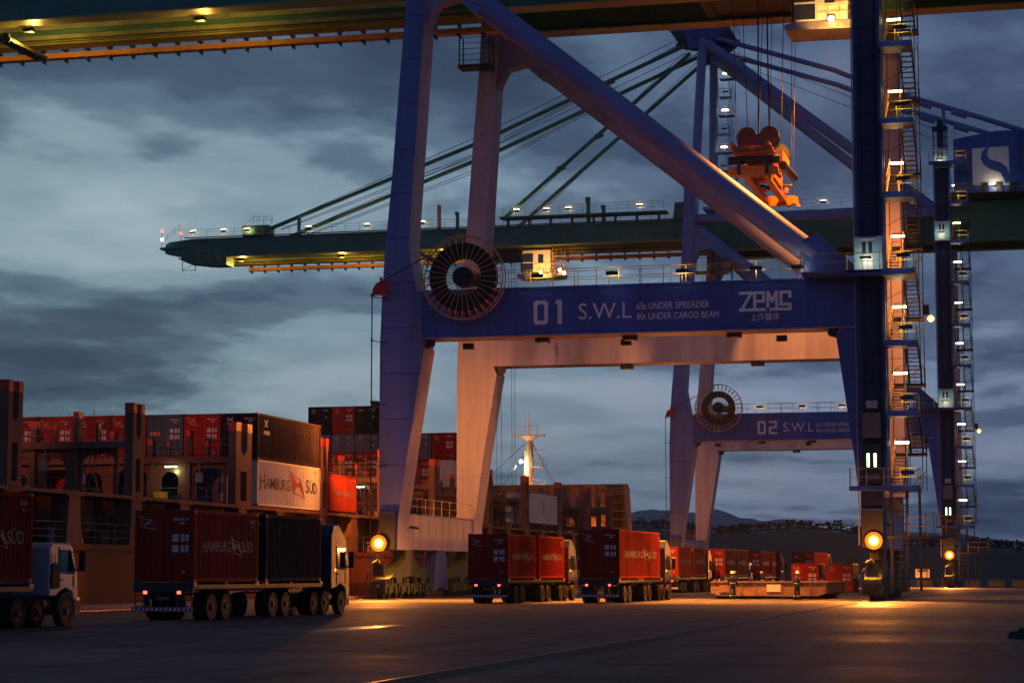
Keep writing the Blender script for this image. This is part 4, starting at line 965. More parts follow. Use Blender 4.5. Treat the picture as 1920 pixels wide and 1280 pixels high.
def crod(H, x, s, color):
    k = ('r', H, x, color)
    if k in _cm: return _cm[k]
    b = MB(); b.tube((x, -.03, .14), (x, -.03, H - .12), .02, 6)
    for z in (.2, H * .33, H * .66, H - .25): b.box(x - .05, x + .05, -.045, -.007, z, z + .07)
    b.box(x, x + s * .34, -.05, -.03, 1.05, 1.09)
    _cm[k] = b.mesh('lock_rod', [color]); return _cm[k]
def cmark(H, style):
    """door markings as separate pieces: (name, mesh) pairs"""
    k = ('m', H, style)
    if k in _cm: return _cm[k]
    y = -.012; out = []; MT = ['placard', 'red', 'orange', 'c_grey']
    def done(b, nm): out.append((nm, b.mesh(nm, MT)))
    b = MB()
    if style == 'line':
        flag(b, -1.04, H - .74, .72, .5, 'y', y, 1, 0); done(b, 'door_emblem')
    elif style == 'dark': stroke(b, [(-.85, H - .5), (-.45, H - .3)], .05, 'y', y); stroke(b, [(-.85, H - .3), (-.45, H - .5)], .05, 'y', y); done(b, 'door_emblem'); b = MB(); text(b, 'XINES', -.92, -.38, H - .72, H - .60, 'y', y); done(b, 'door_lettering')
    elif style == 'tri': stroke(b, [(-.95, H - .5), (-.75, H - .42), (-.55, H - .5), (-.35, H - .44)], .06, 'y', y); done(b, 'door_emblem')
    elif style == 'blue': poly(b, [(-1.0, H - 1.35), (-.3, H - 1.35), (-.3, H - 1.12), (-1.0, H - 1.12)], 'y', y, 2); done(b, 'placard')
    b = MB()
    for u0, u1, v in ((.28, .62, H - .40), (.66, .98, H - .40), (.62, .86, H - .55)):
        n = 6 if u1 - u0 > .3 else 4
        for i in range(n): a = u0 + (u1 - u0) * i / n; poly(b, [(a, v), (a + (u1 - u0) / n * .6, v), (a + (u1 - u0) / n * .6, v + .09), (a, v + .09)], 'y', y)
    done(b, 'serial_number')
    if style in ('line', 'blue'): pl = ((.28, H - 1.18, .3, .26), (.68, H - 1.18, .3, .26), (.28, H - 1.58, .3, .26), (.68, H - 1.58, .3, .26), (.76, .35, .12, .09))
    else: pl = ((.66, H - 1.2, .16, .14), (.3, .9, .1, .12))
    for u, v, w, h in pl:
        b = MB(); poly(b, [(u, v), (u + w, v), (u + w, v + h), (u, v + h)], 'y', y)
        if w > .2:
            poly(b, [(u + .04, v + h * .35), (u + w * .6, v + h * .35), (u + w * .6, v + h * .42), (u + .04, v + h * .42)], 'y', y - .002, 3)
            poly(b, [(u + .04, v + h * .6), (u + w * .8, v + h * .6), (u + w * .8, v + h * .66), (u + .04, v + h * .66)], 'y', y - .002, 3)
        done(b, 'placard')
    _cm[k] = out; return out
def cside(L, H, style):
    k = ('s', L, H, style)
    if k in _cm: return _cm[k]
    b = MB(); x = W_ / 2 + .008; m_ = H / 2
    if style == 'line':
        a = L * .12; c = L * .9
        tw = (c - a); e = .36 if H < 2.7 else .42
        vs, fs = text_data('HAMBURG', .01); flat(b, vs, fs, a, a + tw * .56, m_ - e / 2, m_ + e / 2, 'x', x)
        flag(b, a + tw * .56, m_ - e * .85, tw * .22, e * 1.8, 'x', x, 0, 0)
        vs, fs = text_data('SÜD', .01); flat(b, vs, fs, a + tw * .77, c, m_ - e / 2, m_ + e * .72, 'x', x)
        for i in range(4): poly(b, [(L - .9 + i * .14, H - .42), (L - .82 + i * .14, H - .42), (L - .82 + i * .14, H - .27), (L - .9 + i * .14, H - .27)], 'x', x)
        for i in range(2): poly(b, [(L - .72 + i * .14, H - .62), (L - .64 + i * .14, H - .62), (L - .64 + i * .14, H - .5), (L - .72 + i * .14, H - .5)], 'x', x)
        mats = ['worn']
    elif style == 'big':
        a = .55; e = .82
        vs, fs = text_data('H', .008); flat(b, vs, fs, a, a + .85, 1.1, 2.0, 'x', x)
        vs, fs = text_data('AMBURG', .008); flat(b, vs, fs, a + .97, a + 5.5, 1.1, 1.82, 'x', x)
        for q, l in ((a, .85), ): stroke(b, [(q - .05, 1.12), (q + .25, 1.12)], .05, 'x', x); stroke(b, [(q + .6, 1.12), (q + .92, 1.12)], .05, 'x', x); stroke(b, [(q - .05, 1.98), (q + .25, 1.98)], .05, 'x', x); stroke(b, [(q + .6, 1.98), (q + .92, 1.98)], .05, 'x', x)
        vs, fs = text_data('S', .008); flat(b, vs, fs, 9.15, 9.85, 1.1, 2.0, 'x', x)
        vs, fs = text_data('ÜD', .008); flat(b, vs, fs, 9.95, 11.4, 1.1, 2.02, 'x', x)
        flag(b, 6.2, .75, 2.75, 1.65, 'x', x, 1, 1)
        for i in range(4): poly(b, [(10.7 + i * .2, 2.45), (10.82 + i * .2, 2.45), (10.82 + i * .2, 2.55), (10.7 + i * .2, 2.55)], 'x', x)
        mats = ['ink', 'maroon']
    elif style == 'nile':
        text(b, 'XINES', 1.0, 2.1, H * .55, H * .55 + .25, 'x', x); stroke(b, [(1.2, H * .72), (1.7, H * .86)], .05, 'x', x); stroke(b, [(1.2, H * .86), (1.7, H * .72)], .05, 'x', x); mats = ['placard']
    elif style == 'vert':
        for i in range(5): poly(b, [(L * .48, 1.0 + i * .24), (L * .48 + .42, 1.0 + i * .24), (L * .48 + .42, 1.16 + i * .24), (L * .48, 1.16 + i * .24)], 'x', x)
        mats = ['ink']
    _cm[k] = b.mesh('side_lettering', mats); return _cm[k]
def container(x, y, z, L=6.06, H=2.59, color='c_red', mark='line', side=None, rz=0, label='', group=None, rods=True, cat='container'):
    root = empty('shipping_container', (x, y, z), rz, label, cat, group)
    def ch(name, me):
        o = bpy.data.objects.new(name, me); COL.objects.link(o); o.parent = root; return o
    ch('container_body', cbody(L, H, color))
    for s in (-1, 1):
        d = ch('door', cdoor(H, color, s))
        if rods:
            for x_ in ((.3, .85) if s > 0 else (-.3, -.85)):
                o = bpy.data.objects.new('lock_rod', crod(H, x_, -s, color)); COL.objects.link(o); o.parent = d
    for nm, me in (cmark(H, mark) if mark else ()): ch(nm, me)
    if side: ch('side_lettering', cside(L, H, side))
    return root

# ------------------------------------------------------------------ trucks
def wheel_mb(x, r=.5, w=.26, out=1):
    t = MB(); t.tube((x, 0, 0), (x + w * out, 0, 0), r, 24); t.ring((x + w * out, 0, 0), 'x', r * .62, r * .97, .05, 24); return t
def rim_mb(x, r=.5, w=.26, out=1):
    t = MB(); t.tube((x + w * out * .6, 0, 0), (x + w * out + .012 * out, 0, 0), r * .58, 18)
    for k in range(8): a = 2 * PI * k / 8; t.tube((x + w * out + .01 * out, r * .36 * math.cos(a), r * .36 * math.sin(a)), (x + w * out + .04 * out, r * .36 * math.cos(a), r * .36 * math.sin(a)), .025, 6)
    t.tube((x + w * out, 0, 0), (x + w * out + .07 * out, 0, 0), .1, 12); return t
_wm = {}
def wheel(parent, x, y, r=.5, out=1, dual=True):
    k = (x, r, out, dual)
    if k not in _wm:
        t = wheel_mb(x, r, .26, out)
        if dual: t2 = wheel_mb(x - .32 * out, r, .26, out); t.add(t2.v, t2.f, 0, True)
        _wm[k] = (t.mesh('tyre', ['black']), rim_mb(x, r, .26, out).mesh('rim', ['rim']))
    w = bpy.data.objects.new('wheel', _wm[k][0]); COL.objects.link(w); w.parent = parent; w.location = (0, y, r)
    rm = bpy.data.objects.new('rim', _wm[k][1]); COL.objects.link(rm); rm.parent = w
    return w
def make_truck(label, loc, rz, cabmat='cabsilver', low=False, tank=13.1, dz=1.42):
    root = empty('container_truck', loc, rz, label, 'truck', 'container trucks queuing on the apron')
    L = tank
    b = MB()
    for x in (-.55, .37): b.box(x, x + .18, 0.1, L, .95, 1.30)
    for y in (.15, 3.0, 5.9, 6.9, 9.6, 12.8): b.box(-1.2, 1.2, y, y + .18, 1.2, dz - .01)
    for s in (-1, 1): b.box(s * 1.2 - .04, s * 1.2 + .04, .1, L, 1.18, 1.34)
    b.box(-1.22, 1.22, .0, .12, 1.06, dz - .02)
    b.build('trailer_frame', 'dark', root)
    for y in (.08, 5.95, 6.9, L - .2):
        for s in (-1, 1): MB().box(s * 1.2 - .12, s * 1.2 + .05, y - .05, y + .2, dz - .14, dz - .004).build('container_lock', 'festoon', root)
    # rear bumper with striped tape, mounting legs, ladder, plate
    b = MB(); b.box(-1.22, 1.22, -.12, -.02, .34, .52)
    for x in (-.62, .5): b.box(x, x + .12, -.02, .1, .4, 1.06)
    bp = b.build('rear_bumper', 'dark', root)
    b = MB()
    for k in range(13):
        x = -1.2 + k * .185; poly(b, [(x, .36), (x + .1, .36), (x + .16, .50), (x + .06, .50)], 'y', -.124, 0)
        if k < 12: poly(b, [(x + .1, .36), (x + .185, .36), (x + .245, .50), (x + .16, .50)], 'y', -.124, 1)
    b.build('striped_tape', ['placard', 'red'], bp)
    b = MB(); b.box(-.25, .25, -.05, -.03, .78, .9); b.build('number_plate', 'c_grey', root)
    for x in (-.72, .66):
        h = MB().box(x - .12, x + .12, -.04, 0, .98, 1.12).build('tail_light', 'dark', root)
        o = MB().box(x - .06, x + .08, -.055, -.041, 1.0, 1.10).build('lens', 'dark', h); o.data.materials[0] = E_TAIL
    for s in (-1, 1):
        b = MB(); b.bar((s * .78, .05, 1.05), (s * .78, .05, .5), .03); b.bar((s * 1.15, .05, 1.05), (s * 1.15, .05, .5), .03)
        for k in range(3): b.bar((s * .78, .05, .55 + k * .2), (s * 1.15, .05, .55 + k * .2), .03)
        b.build('rear_step', 'dark', root)
    for ys in ((1.6, 2.95), (7.6, 8.95)):
        for y in ys:
            for s in (-1, 1): wheel(root, s * .98, y, .5, s)
        for s in (-1, 1):
            b = MB()
            for y in ys:
                pts = [(y + .62 * math.cos(a), .5 + .62 * math.sin(a)) for a in [PI * q / 8 for q in range(9)]]
                for p, q in zip(pts[:-1], pts[1:]):
                    b.add([(s * .85, p[0], p[1]), (s * 1.24, p[0], p[1]), (s * 1.24, q[0], q[1]), (s * .85, q[0], q[1])], [[0, 1, 2, 3], [3, 2, 1, 0]])
            b.box(s * 1.05 - .18, s * 1.05 + .18, ys[0] - .72, ys[0] - .7, .3, .95)
            b.build('mudguard', 'black', root)
            wheel(root, s * .98, L + .3, .5, s); wheel(root, s * .98, L - 1.0, .5, s)
    # tractor
    F_ = L + 1.15
    b = MB(); b.box(-.45, .45, L - 1.8, F_ + 2.2, .7, .98); b.box(-1.1, -.55, L + 1.0, F_ + .2, .45, .95); b.tube((.82, L + .95, .72), (.82, F_ + .3, .72), .3, 14)
    b.box(-1.15, 1.15, F_ + 1.95, F_ + 2.35, .35, .75 + (.1 if low else .2)); b.build('chassis', 'dark', root)
    for s in (-1, 1): wheel(root, s * .98, F_ + 1.15, .5, s, dual=False)
    w = 1.2
    if low:
        pr = [(F_, 1.0), (F_, 2.62), (F_ + .18, 2.78), (F_ + 1.45, 2.78), (F_ + 1.62, 2.62), (F_ + 1.98, 1.75), (F_ + 2.1, 1.0), (F_ + 1.9, .85), (F_ + 1.78, .8), (F_ + 1.62, 1.12), (F_ + 1.15, 1.26), (F_ + .68, 1.12), (F_ + .5, 1.0)]
    else:
        pr = [(F_, 1.05), (F_, 3.35), (F_ + .25, 3.85), (F_ + .9, 3.88), (F_ + 1.75, 3.35), (F_ + 2.02, 2.9), (F_ + 2.22, 1.8), (F_ + 2.3, .9), (F_ + 2.1, .6), (F_ + 1.85, .6), (F_ + 1.72, 1.1), (F_ + 1.15, 1.3), (F_ + .6, 1.12)]
    cb = MB().prism(pr, -w, w, 'x').build('cab', cabmat, root, bevel=.05)
    top = 2.55 if low else 2.85; wl = 1.78 if low else 1.95
    for s in (-1, 1):
        g_ = MB(); x = s * (w + .006); e = s * .01
        g_.prism([(F_ + .72, wl), (F_ + .72, top), (F_ + (1.42 if low else 1.66), top), (F_ + (1.82 if low else 2.0), wl + .06), (F_ + 1.7, wl - .06)], x, x + e, 'x'); g_.build('side_window', 'glass', cb)
        d = MB(); d.prism([(F_ + .62, 1.25), (F_ + .62, top + .08), (F_ + .66, top + .08), (F_ + .66, 1.25)], x - e * .2, x + e, 'x'); d.prism([(F_ + 1.7, 1.3), (F_ + 1.7, wl - .1), (F_ + 1.74, wl - .1), (F_ + 1.74, 1.3)], x - e * .2, x + e, 'x'); d.box(x - .01, x + .03, F_ + .72, F_ + .92, wl - .25, wl - .2); d.build('door_seam', 'black', cb)
        m_ = MB(); m_.box(s * 1.42 - .11, s * 1.42 + .11, F_ + 1.86, F_ + 1.98, wl + .05, wl + .75); m_.bar((s * 1.2, F_ + 1.75, wl + .7), (s * 1.42, F_ + 1.9, wl + .72), .04); m_.bar((s * 1.2, F_ + 1.8, wl + .1), (s * 1.42, F_ + 1.9, wl + .1), .04); m_.build('mirror', 'black', cb)
    ws = MB(); q = (F_ + 1.66, 2.6, F_ + 1.99, 1.8) if low else (F_ + 1.86, 3.2, F_ + 2.2, 2.0)
    ws.add([(-1.08, q[2] + .012, q[3]), (1.08, q[2] + .012, q[3]), (1.05, q[0] + .012, q[1]), (-1.05, q[0] + .012, q[1])], [[0, 1, 2, 3], [3, 2, 1, 0]]); ws.build('windscreen', 'glass', cb)
    if low:
        b = MB(); b.box(-1.15, 1.15, F_ + 2.05, F_ + 2.3, .5, .95); b.build('front_bumper', 'chrome', root)
        b = MB(); text(b, '21', F_ - .05 + .06, F_ + .42, 2.1, 2.4, 'x', w + .008, bold=.02); b.build('cab_number', 'ink', cb)
        a_ = MB()
        pts = [(F_ + 1.15 + .66 * math.cos(t), .5 + .66 * math.sin(t)) for t in [PI * q / 10 for q in range(11)]]
        for s in (-1, 1): a_.prism(pts + [(F_ + 1.15 + .54 * math.cos(t), .5 + .54 * math.sin(t)) for t in [PI * q / 10 for q in range(10, -1, -1)]], s * 1.19, s * 1.26, 'x')
        a_.build('wheel_arch', 'black', cb)
        MB().prism([(F_ + .05, 1.6), (F_ + .1, 2.05), (F_ + .35, 2.1), (F_ + .55, 1.9), (F_ + .6, 1.3), (F_ + .1, 1.25)], w - .02, w + .09, 'x').build('air_intake', 'black', cb)
    else:
        b = MB(); b.box(-1.0, 1.0, F_ - .012, F_, 1.3, 3.2)
        for k in range(5): b.box(-.95, .95, F_ - .03, F_ - .012, 1.5 + k * .35, 1.53 + k * .35)
        b.build('rear_panel', 'cabsilver', cb)
        b = MB(); b.tube((-.8, F_ + .2, 3.75), (-.8, F_ + .2, 4.2), .12, 10, r2=.03); b.build('exhaust_cap', 'black', cb)
        o = MB().box(1.205, 1.225, F_ + .45, F_ + .52, 1.85, 1.95).build('marker_light', 'dark', cb); o.data.materials[0] = emit('amber_marker', (1, .4, .05), 6)
        MB().box(-.9, -.2, L + .1, L + .55, 1.0, 2.9).build('air_tank_stack', 'dark', root)
    return root
TR = R(-1.9)
def rr_to_center(x, y, rz=TR): return (x - 1.22 * math.cos(rz), y - 1.22 * math.sin(rz), 0)
def on_truck(t, yoff, **kw):
    lx, ly = t.location.x, t.location.y; rz = t.rotation_euler.z
    return container(lx - math.sin(rz) * yoff, ly + math.cos(rz) * yoff, kw.pop('dz', 1.42), rz=rz, **kw)
GT = 'red containers carried on the trucks'
t2 = make_truck('high cab truck at left carrying a red and a dark container', rr_to_center(-30.55, 74.9), R(-2.5), 'cabsilver')
on_truck(t2, .05, H=2.70, color='c_red', mark='line', side='line', label='red ribbed container with white side lettering at the tail of the left truck')
on_truck(t2, 6.9, H=2.70, color='c_slate', mark='dark', label='plain slate grey container behind the silver cab of the left truck')
t1 = make_truck('white low cab truck numbered 21 at the left edge of the picture', (0, 0, 0), R(-2.0), 'cabwhite', low=True)
# place by the front right container corner
def place_front(t, x, y, L=13.1):
    rz = t.rotation_euler.z
    t.location = (x - 1.22 * math.cos(rz) + math.sin(rz) * L, y - 1.22 * math.sin(rz) - math.cos(rz) * L, 0)
place_front(t1, -31.9, 64.5)
on_truck(t1, .05, H=2.9, dz=1.46, color='c_red', mark='line', side='line', label='dark red container cut off by the left edge of the picture')
on_truck(t1, 6.95, H=2.9, dz=1.46, color='c_red', mark='line', side='line', label='dark red container right behind the white cab numbered 21')
t3 = make_truck('dark cab truck with two red containers, between the lit crane base and the middle truck', rr_to_center(-29.75, 120.5), TR, 'cabdark')
on_truck(t3, .05, color='c_red', side='line', label='rear red container of the truck nearest the lit crane base')
on_truck(t3, 6.95, color='c_red', side='line', label='front red container of the truck nearest the lit crane base, next to its cab')
t4 = make_truck('dark cab truck in the middle carrying one long tall red container', rr_to_center(-23.95, 124.0), R(-1.3), 'cabdark')
on_truck(t4, .3, L=12.19, H=2.9, color='c_red2', side='line', label='long tall red container on the middle truck with white lettering on its orange lit side')
t5 = make_truck('truck with brightly lit red containers right behind the middle truck', rr_to_center(-30.3, 184.0), TR, 'cabsilver')
on_truck(t5, .05, color='c_red2', side='line', label='rear bright red container lit by lamps just right of the middle truck')
on_truck(t5, 6.95, color='c_red2', side='line', label='front bright red container lit by lamps, under the far crane pale leg')
t6 = make_truck('truck with a red container and white low cab beyond the flat hatch cover', rr_to_center(-28.9, 202.5), TR, 'cabwhite', low=True)
on_truck(t6, .05, color='c_red', side='line', label='red container with four white placards left of the small white cab')
on_truck(t6, 6.95, color='c_red', side='line', label='red container hidden but for its side, just behind the small white cab')
t7 = make_truck('farther truck with a red container and pale high cab beyond the hatch cover', rr_to_center(-28.4, 226.0), TR, 'cabwhite')
on_truck(t7, .05, color='c_red', side='line', label='farther red container behind the hatch cover, left of a pale cab')
on_truck(t7, 6.95, color='c_red', side='line', label='red container directly behind the pale high cab beyond the hatch cover')
# boxes standing on the apron and one on a chassis behind
container(-20.4, 193.5, 0, color='c_red', side=None, label='red container on the ground with another orange lit box showing above its top')
container(-17.4, 194.0, 0, color='c_red', side='line', label='rightmost red container on the ground beyond the hatch cover')
t8 = make_truck('truck mostly hidden behind the ground containers, its orange lit box showing above them', rr_to_center(-24.3, 240), TR, 'cabdark')
on_truck(t8, .05, L=12.19, color='c_red2', side=None, label='orange lit container showing above the red container on the ground')

# ------------------------------------------------------------------ hatch cover lying on the apron
hc = empty('hatch_cover', (-17.75, 144.8, 0), R(-1), 'long rusty ship hatch cover lying flat on the apron in front of the red containers', 'hatch cover')
b = MB(); prof = [(-3.9, .42), (-3.35, .22), (3.35, .22), (3.9, .42), (3.9, 1.1), (-3.9, 1.1)]
b.prism(prof, 0, 12.4, 'y', 0)
for k in range(9): b.box(-3.7 + k * .93, -3.64 + k * .93, -.05, 0, .4, 1.06)
for k in range(8): b.box(3.9, 3.95, .8 + k * 1.5, .9 + k * 1.5, .42, 1.06)
b.box(-3.95, 3.95, -.08, 12.45, 1.1, 1.16); b.build('cover_panel', 'hatch', hc)
MB().box(-3.3, -2.2, -.056, -.05, .45, .95).build('cover_placard', 'hatch', hc); MB().box(-.1, .85, -.058, -.05, .5, .98).build('cover_placard', 'c_white', hc)
for x, y in ((-2.9, .8), (-.2, .6), (2.7, .8), (-2.9, 11), (2.7, 11)):
    MB().box(x - .7, x + .7, y - .3, y + .3, 0.0, .22).build('timber_block', 'dark', hc)
random.seed(3)
for k in range(12):
    x = -3.6 + k * .65 + random.uniform(-.1, .1); y = random.choice((.3, .3, 11.9, 6.1)); h = random.uniform(.05, .12)
    b = MB(); b.box(x - .15, x + .15, y - .12, y + .12, 1.165, 1.17 + h); b.tube((x, y, 1.17 + h), (x, y, 1.2 + h + .05), .06, 8); b.build('deck_fitting', 'steel', hc)

# ------------------------------------------------------------------ people
def make_person(loc, rz, label, step=.25, arm=.15, lean=0.0):
    root = empty('person', loc, rz, label, 'person')
    def skin(nm, verts, edges, m, lvl=1):
        me = bpy.data.meshes.new(nm); me.from_pydata([v[0] for v in verts], edges, []); o = bpy.data.objects.new(nm, me); COL.objects.link(o); o.parent = root
        me.materials.append(M[m]); s = o.modifiers.new('skin', 'SKIN'); s.use_smooth_shade = True
        for i, v in enumerate(verts):
            sv = me.skin_vertices[0].data[i]; r = v[1]; sv.radius = r if isinstance(r, tuple) else (r, r); sv.use_root = (i == 0)
        sb = o.modifiers.new('sub', 'SUBSURF'); sb.levels = lvl; sb.render_levels = lvl; return o
    f = step; a = arm; ln = lean
    V = [((0, 0, .95), (.145, .11)), ((0, ln * .3, 1.12), (.14, .10)), ((0, ln * .6, 1.32), (.17, .11)), ((0, ln, 1.47), (.10, .08)), ((0, ln + .01, 1.55), (.055, .055)), ((0, ln + .02, 1.63), (.082, .095)), ((0, ln + .02, 1.72), (.080, .095)),
         ((.10, 0, .88), .095), ((.12, f * .5, .50), .066), ((.12, f * .3, .12), .045), ((.13, f * .3 + .14, .05), .04),
         ((-.10, 0, .88), .095), ((-.12, -f * .5, .50), .066), ((-.12, -f, .14), .045), ((-.13, -f + .12, .05), .04),
         ((.20, ln, 1.42), .065), ((.27, ln - a * .4, 1.16), .048), ((.28, ln + a, .94), .035), ((.28, ln + a + .04, .86), .03),
         ((-.20, ln, 1.42), .065), ((-.27, ln - a * .2, 1.16), .048), ((-.28, ln + a * .8, .95), .035), ((-.28, ln + a * .8 + .04, .87), .03)]
    E_ = [(0, 1), (1, 2), (2, 3), (3, 4), (4, 5), (5, 6), (0, 7), (7, 8), (8, 9), (9, 10), (0, 11), (11, 12), (12, 13), (13, 14), (3, 15), (15, 16), (16, 17), (17, 18), (3, 19), (19, 20), (20, 21), (21, 22)]
    # fingers: short chains from each hand
    for hi in (18, 22):
        h = V[hi][0]
        for k in range(4):
            n = len(V); V.append(((h[0] + (k - 1.5) * .005, h[1] + (k - 1.5) * .02, h[2] - .05 - .004 * (k % 2)), .009)); V.append(((h[0] + (k - 1.5) * .006, h[1] + (k - 1.5) * .022 + .01, h[2] - .085), .008)); E_ += [(hi, n), (n, n + 1)]
        n = len(V); V.append(((h[0] * .93, h[1] + .035, h[2] - .02), .010)); V.append(((h[0] * .92, h[1] + .05, h[2] - .05), .009)); E_ += [(hi, n), (n, n + 1)]
    skin('body', V, E_, 'skin')
    C_ = [((0, 0, .95), (.165, .13)), ((0, ln * .3, 1.12), (.16, .12)), ((0, ln * .6, 1.32), (.19, .13)), ((0, ln, 1.46), (.12, .10)),
          ((.10, 0, .86), .115), ((.12, f * .5, .50), .085), ((.12, f * .3, .10), .075), ((-.10, 0, .86), .115), ((-.12, -f * .5, .50), .085), ((-.12, -f, .12), .075),
          ((.20, ln, 1.42), .08), ((.27, ln - a * .4, 1.16), .064), ((.28, ln + a, .95), .052), ((-.20, ln, 1.42), .08), ((-.27, ln - a * .2, 1.16), .064), ((-.28, ln + a * .8, .96), .052)]
    skin('coverall', C_, [(0, 1), (1, 2), (2, 3), (0, 4), (4, 5), (5, 6), (0, 7), (7, 8), (8, 9), (3, 10), (10, 11), (11, 12), (3, 13), (13, 14), (14, 15)], 'navycloth')
    for p, q, r in (((0, ln * .3, 1.06), (0, ln * .3, 1.11), .20), ((.12, f * .36, .24), (.12, f * .37, .29), .088), ((-.12, -f * .86, .24), (-.12, -f * .84, .29), .088)):
        b = MB().tube(p, q, r, 14, caps=False); b.v = [(v[0], (v[1] - p[1]) * (.8 if r > .15 else 1) + p[1], v[2]) for v in b.v]; b.build('reflective_band', 'reflect', root)
    hm = MB()
    for (r0, r1, z0, z1) in ((.15, .132, 1.725, 1.74), (.132, .125, 1.74, 1.80), (.125, .085, 1.80, 1.86), (.085, .0, 1.86, 1.88)):
        hm.tube((0, ln + .02, z0), (0, ln + .02, z1), r0, 16, r2=max(r1, .002))
    hm.build('safety_helmet', 'helmet', root)
    fc = MB(); fc.box(-.045, -.02, ln + .112, ln + .122, 1.655, 1.668, 1); fc.box(.02, .045, ln + .112, ln + .122, 1.655, 1.668, 1); fc.prism([(-.014, 1.61), (.014, 1.61), (0, 1.66)], ln + .105, ln + .135, 'y', 0); fc.box(-.028, .028, ln + .10, ln + .116, 1.575, 1.583, 2)
    for s in (-1, 1): fc.box(s * .082 - .01, s * .082 + .01, ln, ln + .04, 1.62, 1.68, 0)
    fc.build('face', ['skin', 'ink', 'maroon'], root)
    for s, x, y in ((1, .125, f * .3), (-1, -.125, -f)):
        b = MB(); b.prism([(y - .10, 0.0), (y + .20, 0.0), (y + .20, .05), (y + .08, .11), (y + .05, .18), (y - .09, .18)], x - .055, x + .055, 'x'); b.build('boot', 'black', root, bevel=.01)
    return root
make_person((-19.72, 141.6, 0), R(8), 'left worker in navy coverall and white helmet walking in front of the hatch cover', .28, .12)
make_person((-15.35, 140.6, 0), R(-40), 'worker in navy coverall and white helmet standing before the right end of the hatch cover', .10, .22, .04)
make_person((-22.6, 163.5, 0), R(200), 'worker behind the hatch cover, only helmet and shoulders showing, the left one', .1, .15)
make_person((-20.6, 164.2, 0), R(170), 'worker with reflective straps behind the middle of the hatch cover', .1, .3, .06)

# ------------------------------------------------------------------ far side of the apron
def barrier(i, x, y, L, m):
    b = MB().prism([(-.35, 0.0), (-.35, .12), (-.16, .35), (-.11, .8), (.11, .8), (.16, .35), (.35, .12), (.35, 0.0)], 0, L, 'x')
    b.v = [(v[0], v[1], v[2]) for v in b.v]
    root = b.build('concrete_barrier', m, loc=(x, y, 0))
    return root
BX = -14.6; names = ['first', 'second', 'third', 'fourth', 'fifth', 'sixth', 'seventh', 'eighth', 'ninth']
y0 = 268; i = 0; cnt = {'byellow': 0, 'bblue': 0}
while BX < 8:
    m, L = ('byellow', 1.9) if i % 2 == 0 else ('bblue', .95)
    o = barrier(i, BX, y0, L - .03, m); k = names[cnt[m]]; cnt[m] += 1
    tag(o, f"{k} {'yellow' if m == 'byellow' else 'blue'} concrete barrier counted from the right crane leg towards the picture edge", 'barrier', 'yellow and blue barriers at the far edge of the apron')
    BX += L; i += 1
# lit notice board and low kiosk behind
nb = empty('notice_board', (-13.6, 262, 0), R(2), 'small orange lit notice board with dark header on two posts right of crane leg', 'notice board')
b = MB(); [b.box(x - .04, x + .04, -.04, .04, 0, 2.4) for x in (-.7, .7)]; b.build('post', 'dark', nb)
b = MB(); b.box(-.85, .85, -.1, -.05, 1.15, 2.15); b.build('board', 'c_white', nb); b = MB(); b.box(-.6, .6, -.12, -.101, 1.9, 2.08); b.build('header', 'ink', nb)
f = MB().box(-.1, .1, -1.1, -.9, .9, 1.0).build('floodlight', 'dark', nb)
lamp('board_light', (0, -.9, 1.05), 12, SOD, .08, parent=nb)
# street lamp far right
sp_ = empty('lamp_post', (-10.6, 330, 0), 0, 'slim tall lamp post with a curved arm and unlit head far right', 'lamp post')
b = MB(); b.tube((0, 0, 0), (0, 0, 7.2), .09, 8, r2=.06); b.path([(0, 0, 7.2), (.15, 0, 8.2), (.55, 0, 8.9), (.9, 0, 9.1)], .055, 6); b.build('pole', 'dark', sp_)
MB().prism([(.8, 9.0), (.9, 9.3), (1.4, 9.3), (1.45, 9.1), (1.1, 8.95)], -.15, .15, 'y').build('lamp_head', 'dark', sp_)
# parked pickup near the right crane leg
pk = empty('parked_pickup', (-16.2, 205, 0), R(-75), 'small white pickup parked between the right crane base and the red container', 'pickup')
b = MB(); b.prism([(-2.5, .45), (-2.5, .95), (-.4, 1.0), (-.2, 1.6), (.9, 1.62), (1.5, 1.05), (2.4, .9), (2.5, .5), (2.3, .35), (-2.3, .35)], -.85, .85, 'x'); b.v = [(v[0], v[1], v[2]) for v in b.v]
pb = b.build('body', 'cabwhite', pk, bevel=.04)
b = MB(); [b.prism([(-.1, 1.08), (-.05, 1.5), (.85, 1.52), (1.25, 1.08)], s * .851, s * .86, 'x') for s in (-1, 1)]; b.build('window', 'glass', pb)
for s in (-1, 1):
    for y in (-1.6, 1.6): MB().tube((s * .7, y, .34), (s * .9, y, .34), .34, 16).build('wheel', 'black', pk)
# dark rubber block in the right foreground
b = MB().prism([(-.4, 0.0), (-.33, .2), (.33, .24), (.45, 0.0)], -.3, .3, 'y'); b.box(-.1, .1, -.1, .1, .2, .28)
tag(b.build('mooring_block', 'dark', loc=(-.5, 60.8, 0)), 'dark low block on the apron at the right edge of the picture', 'block')
# waterfront fenders at the quay
for k, y in enumerate((96, 111, 126, 141, 156)):
    pass

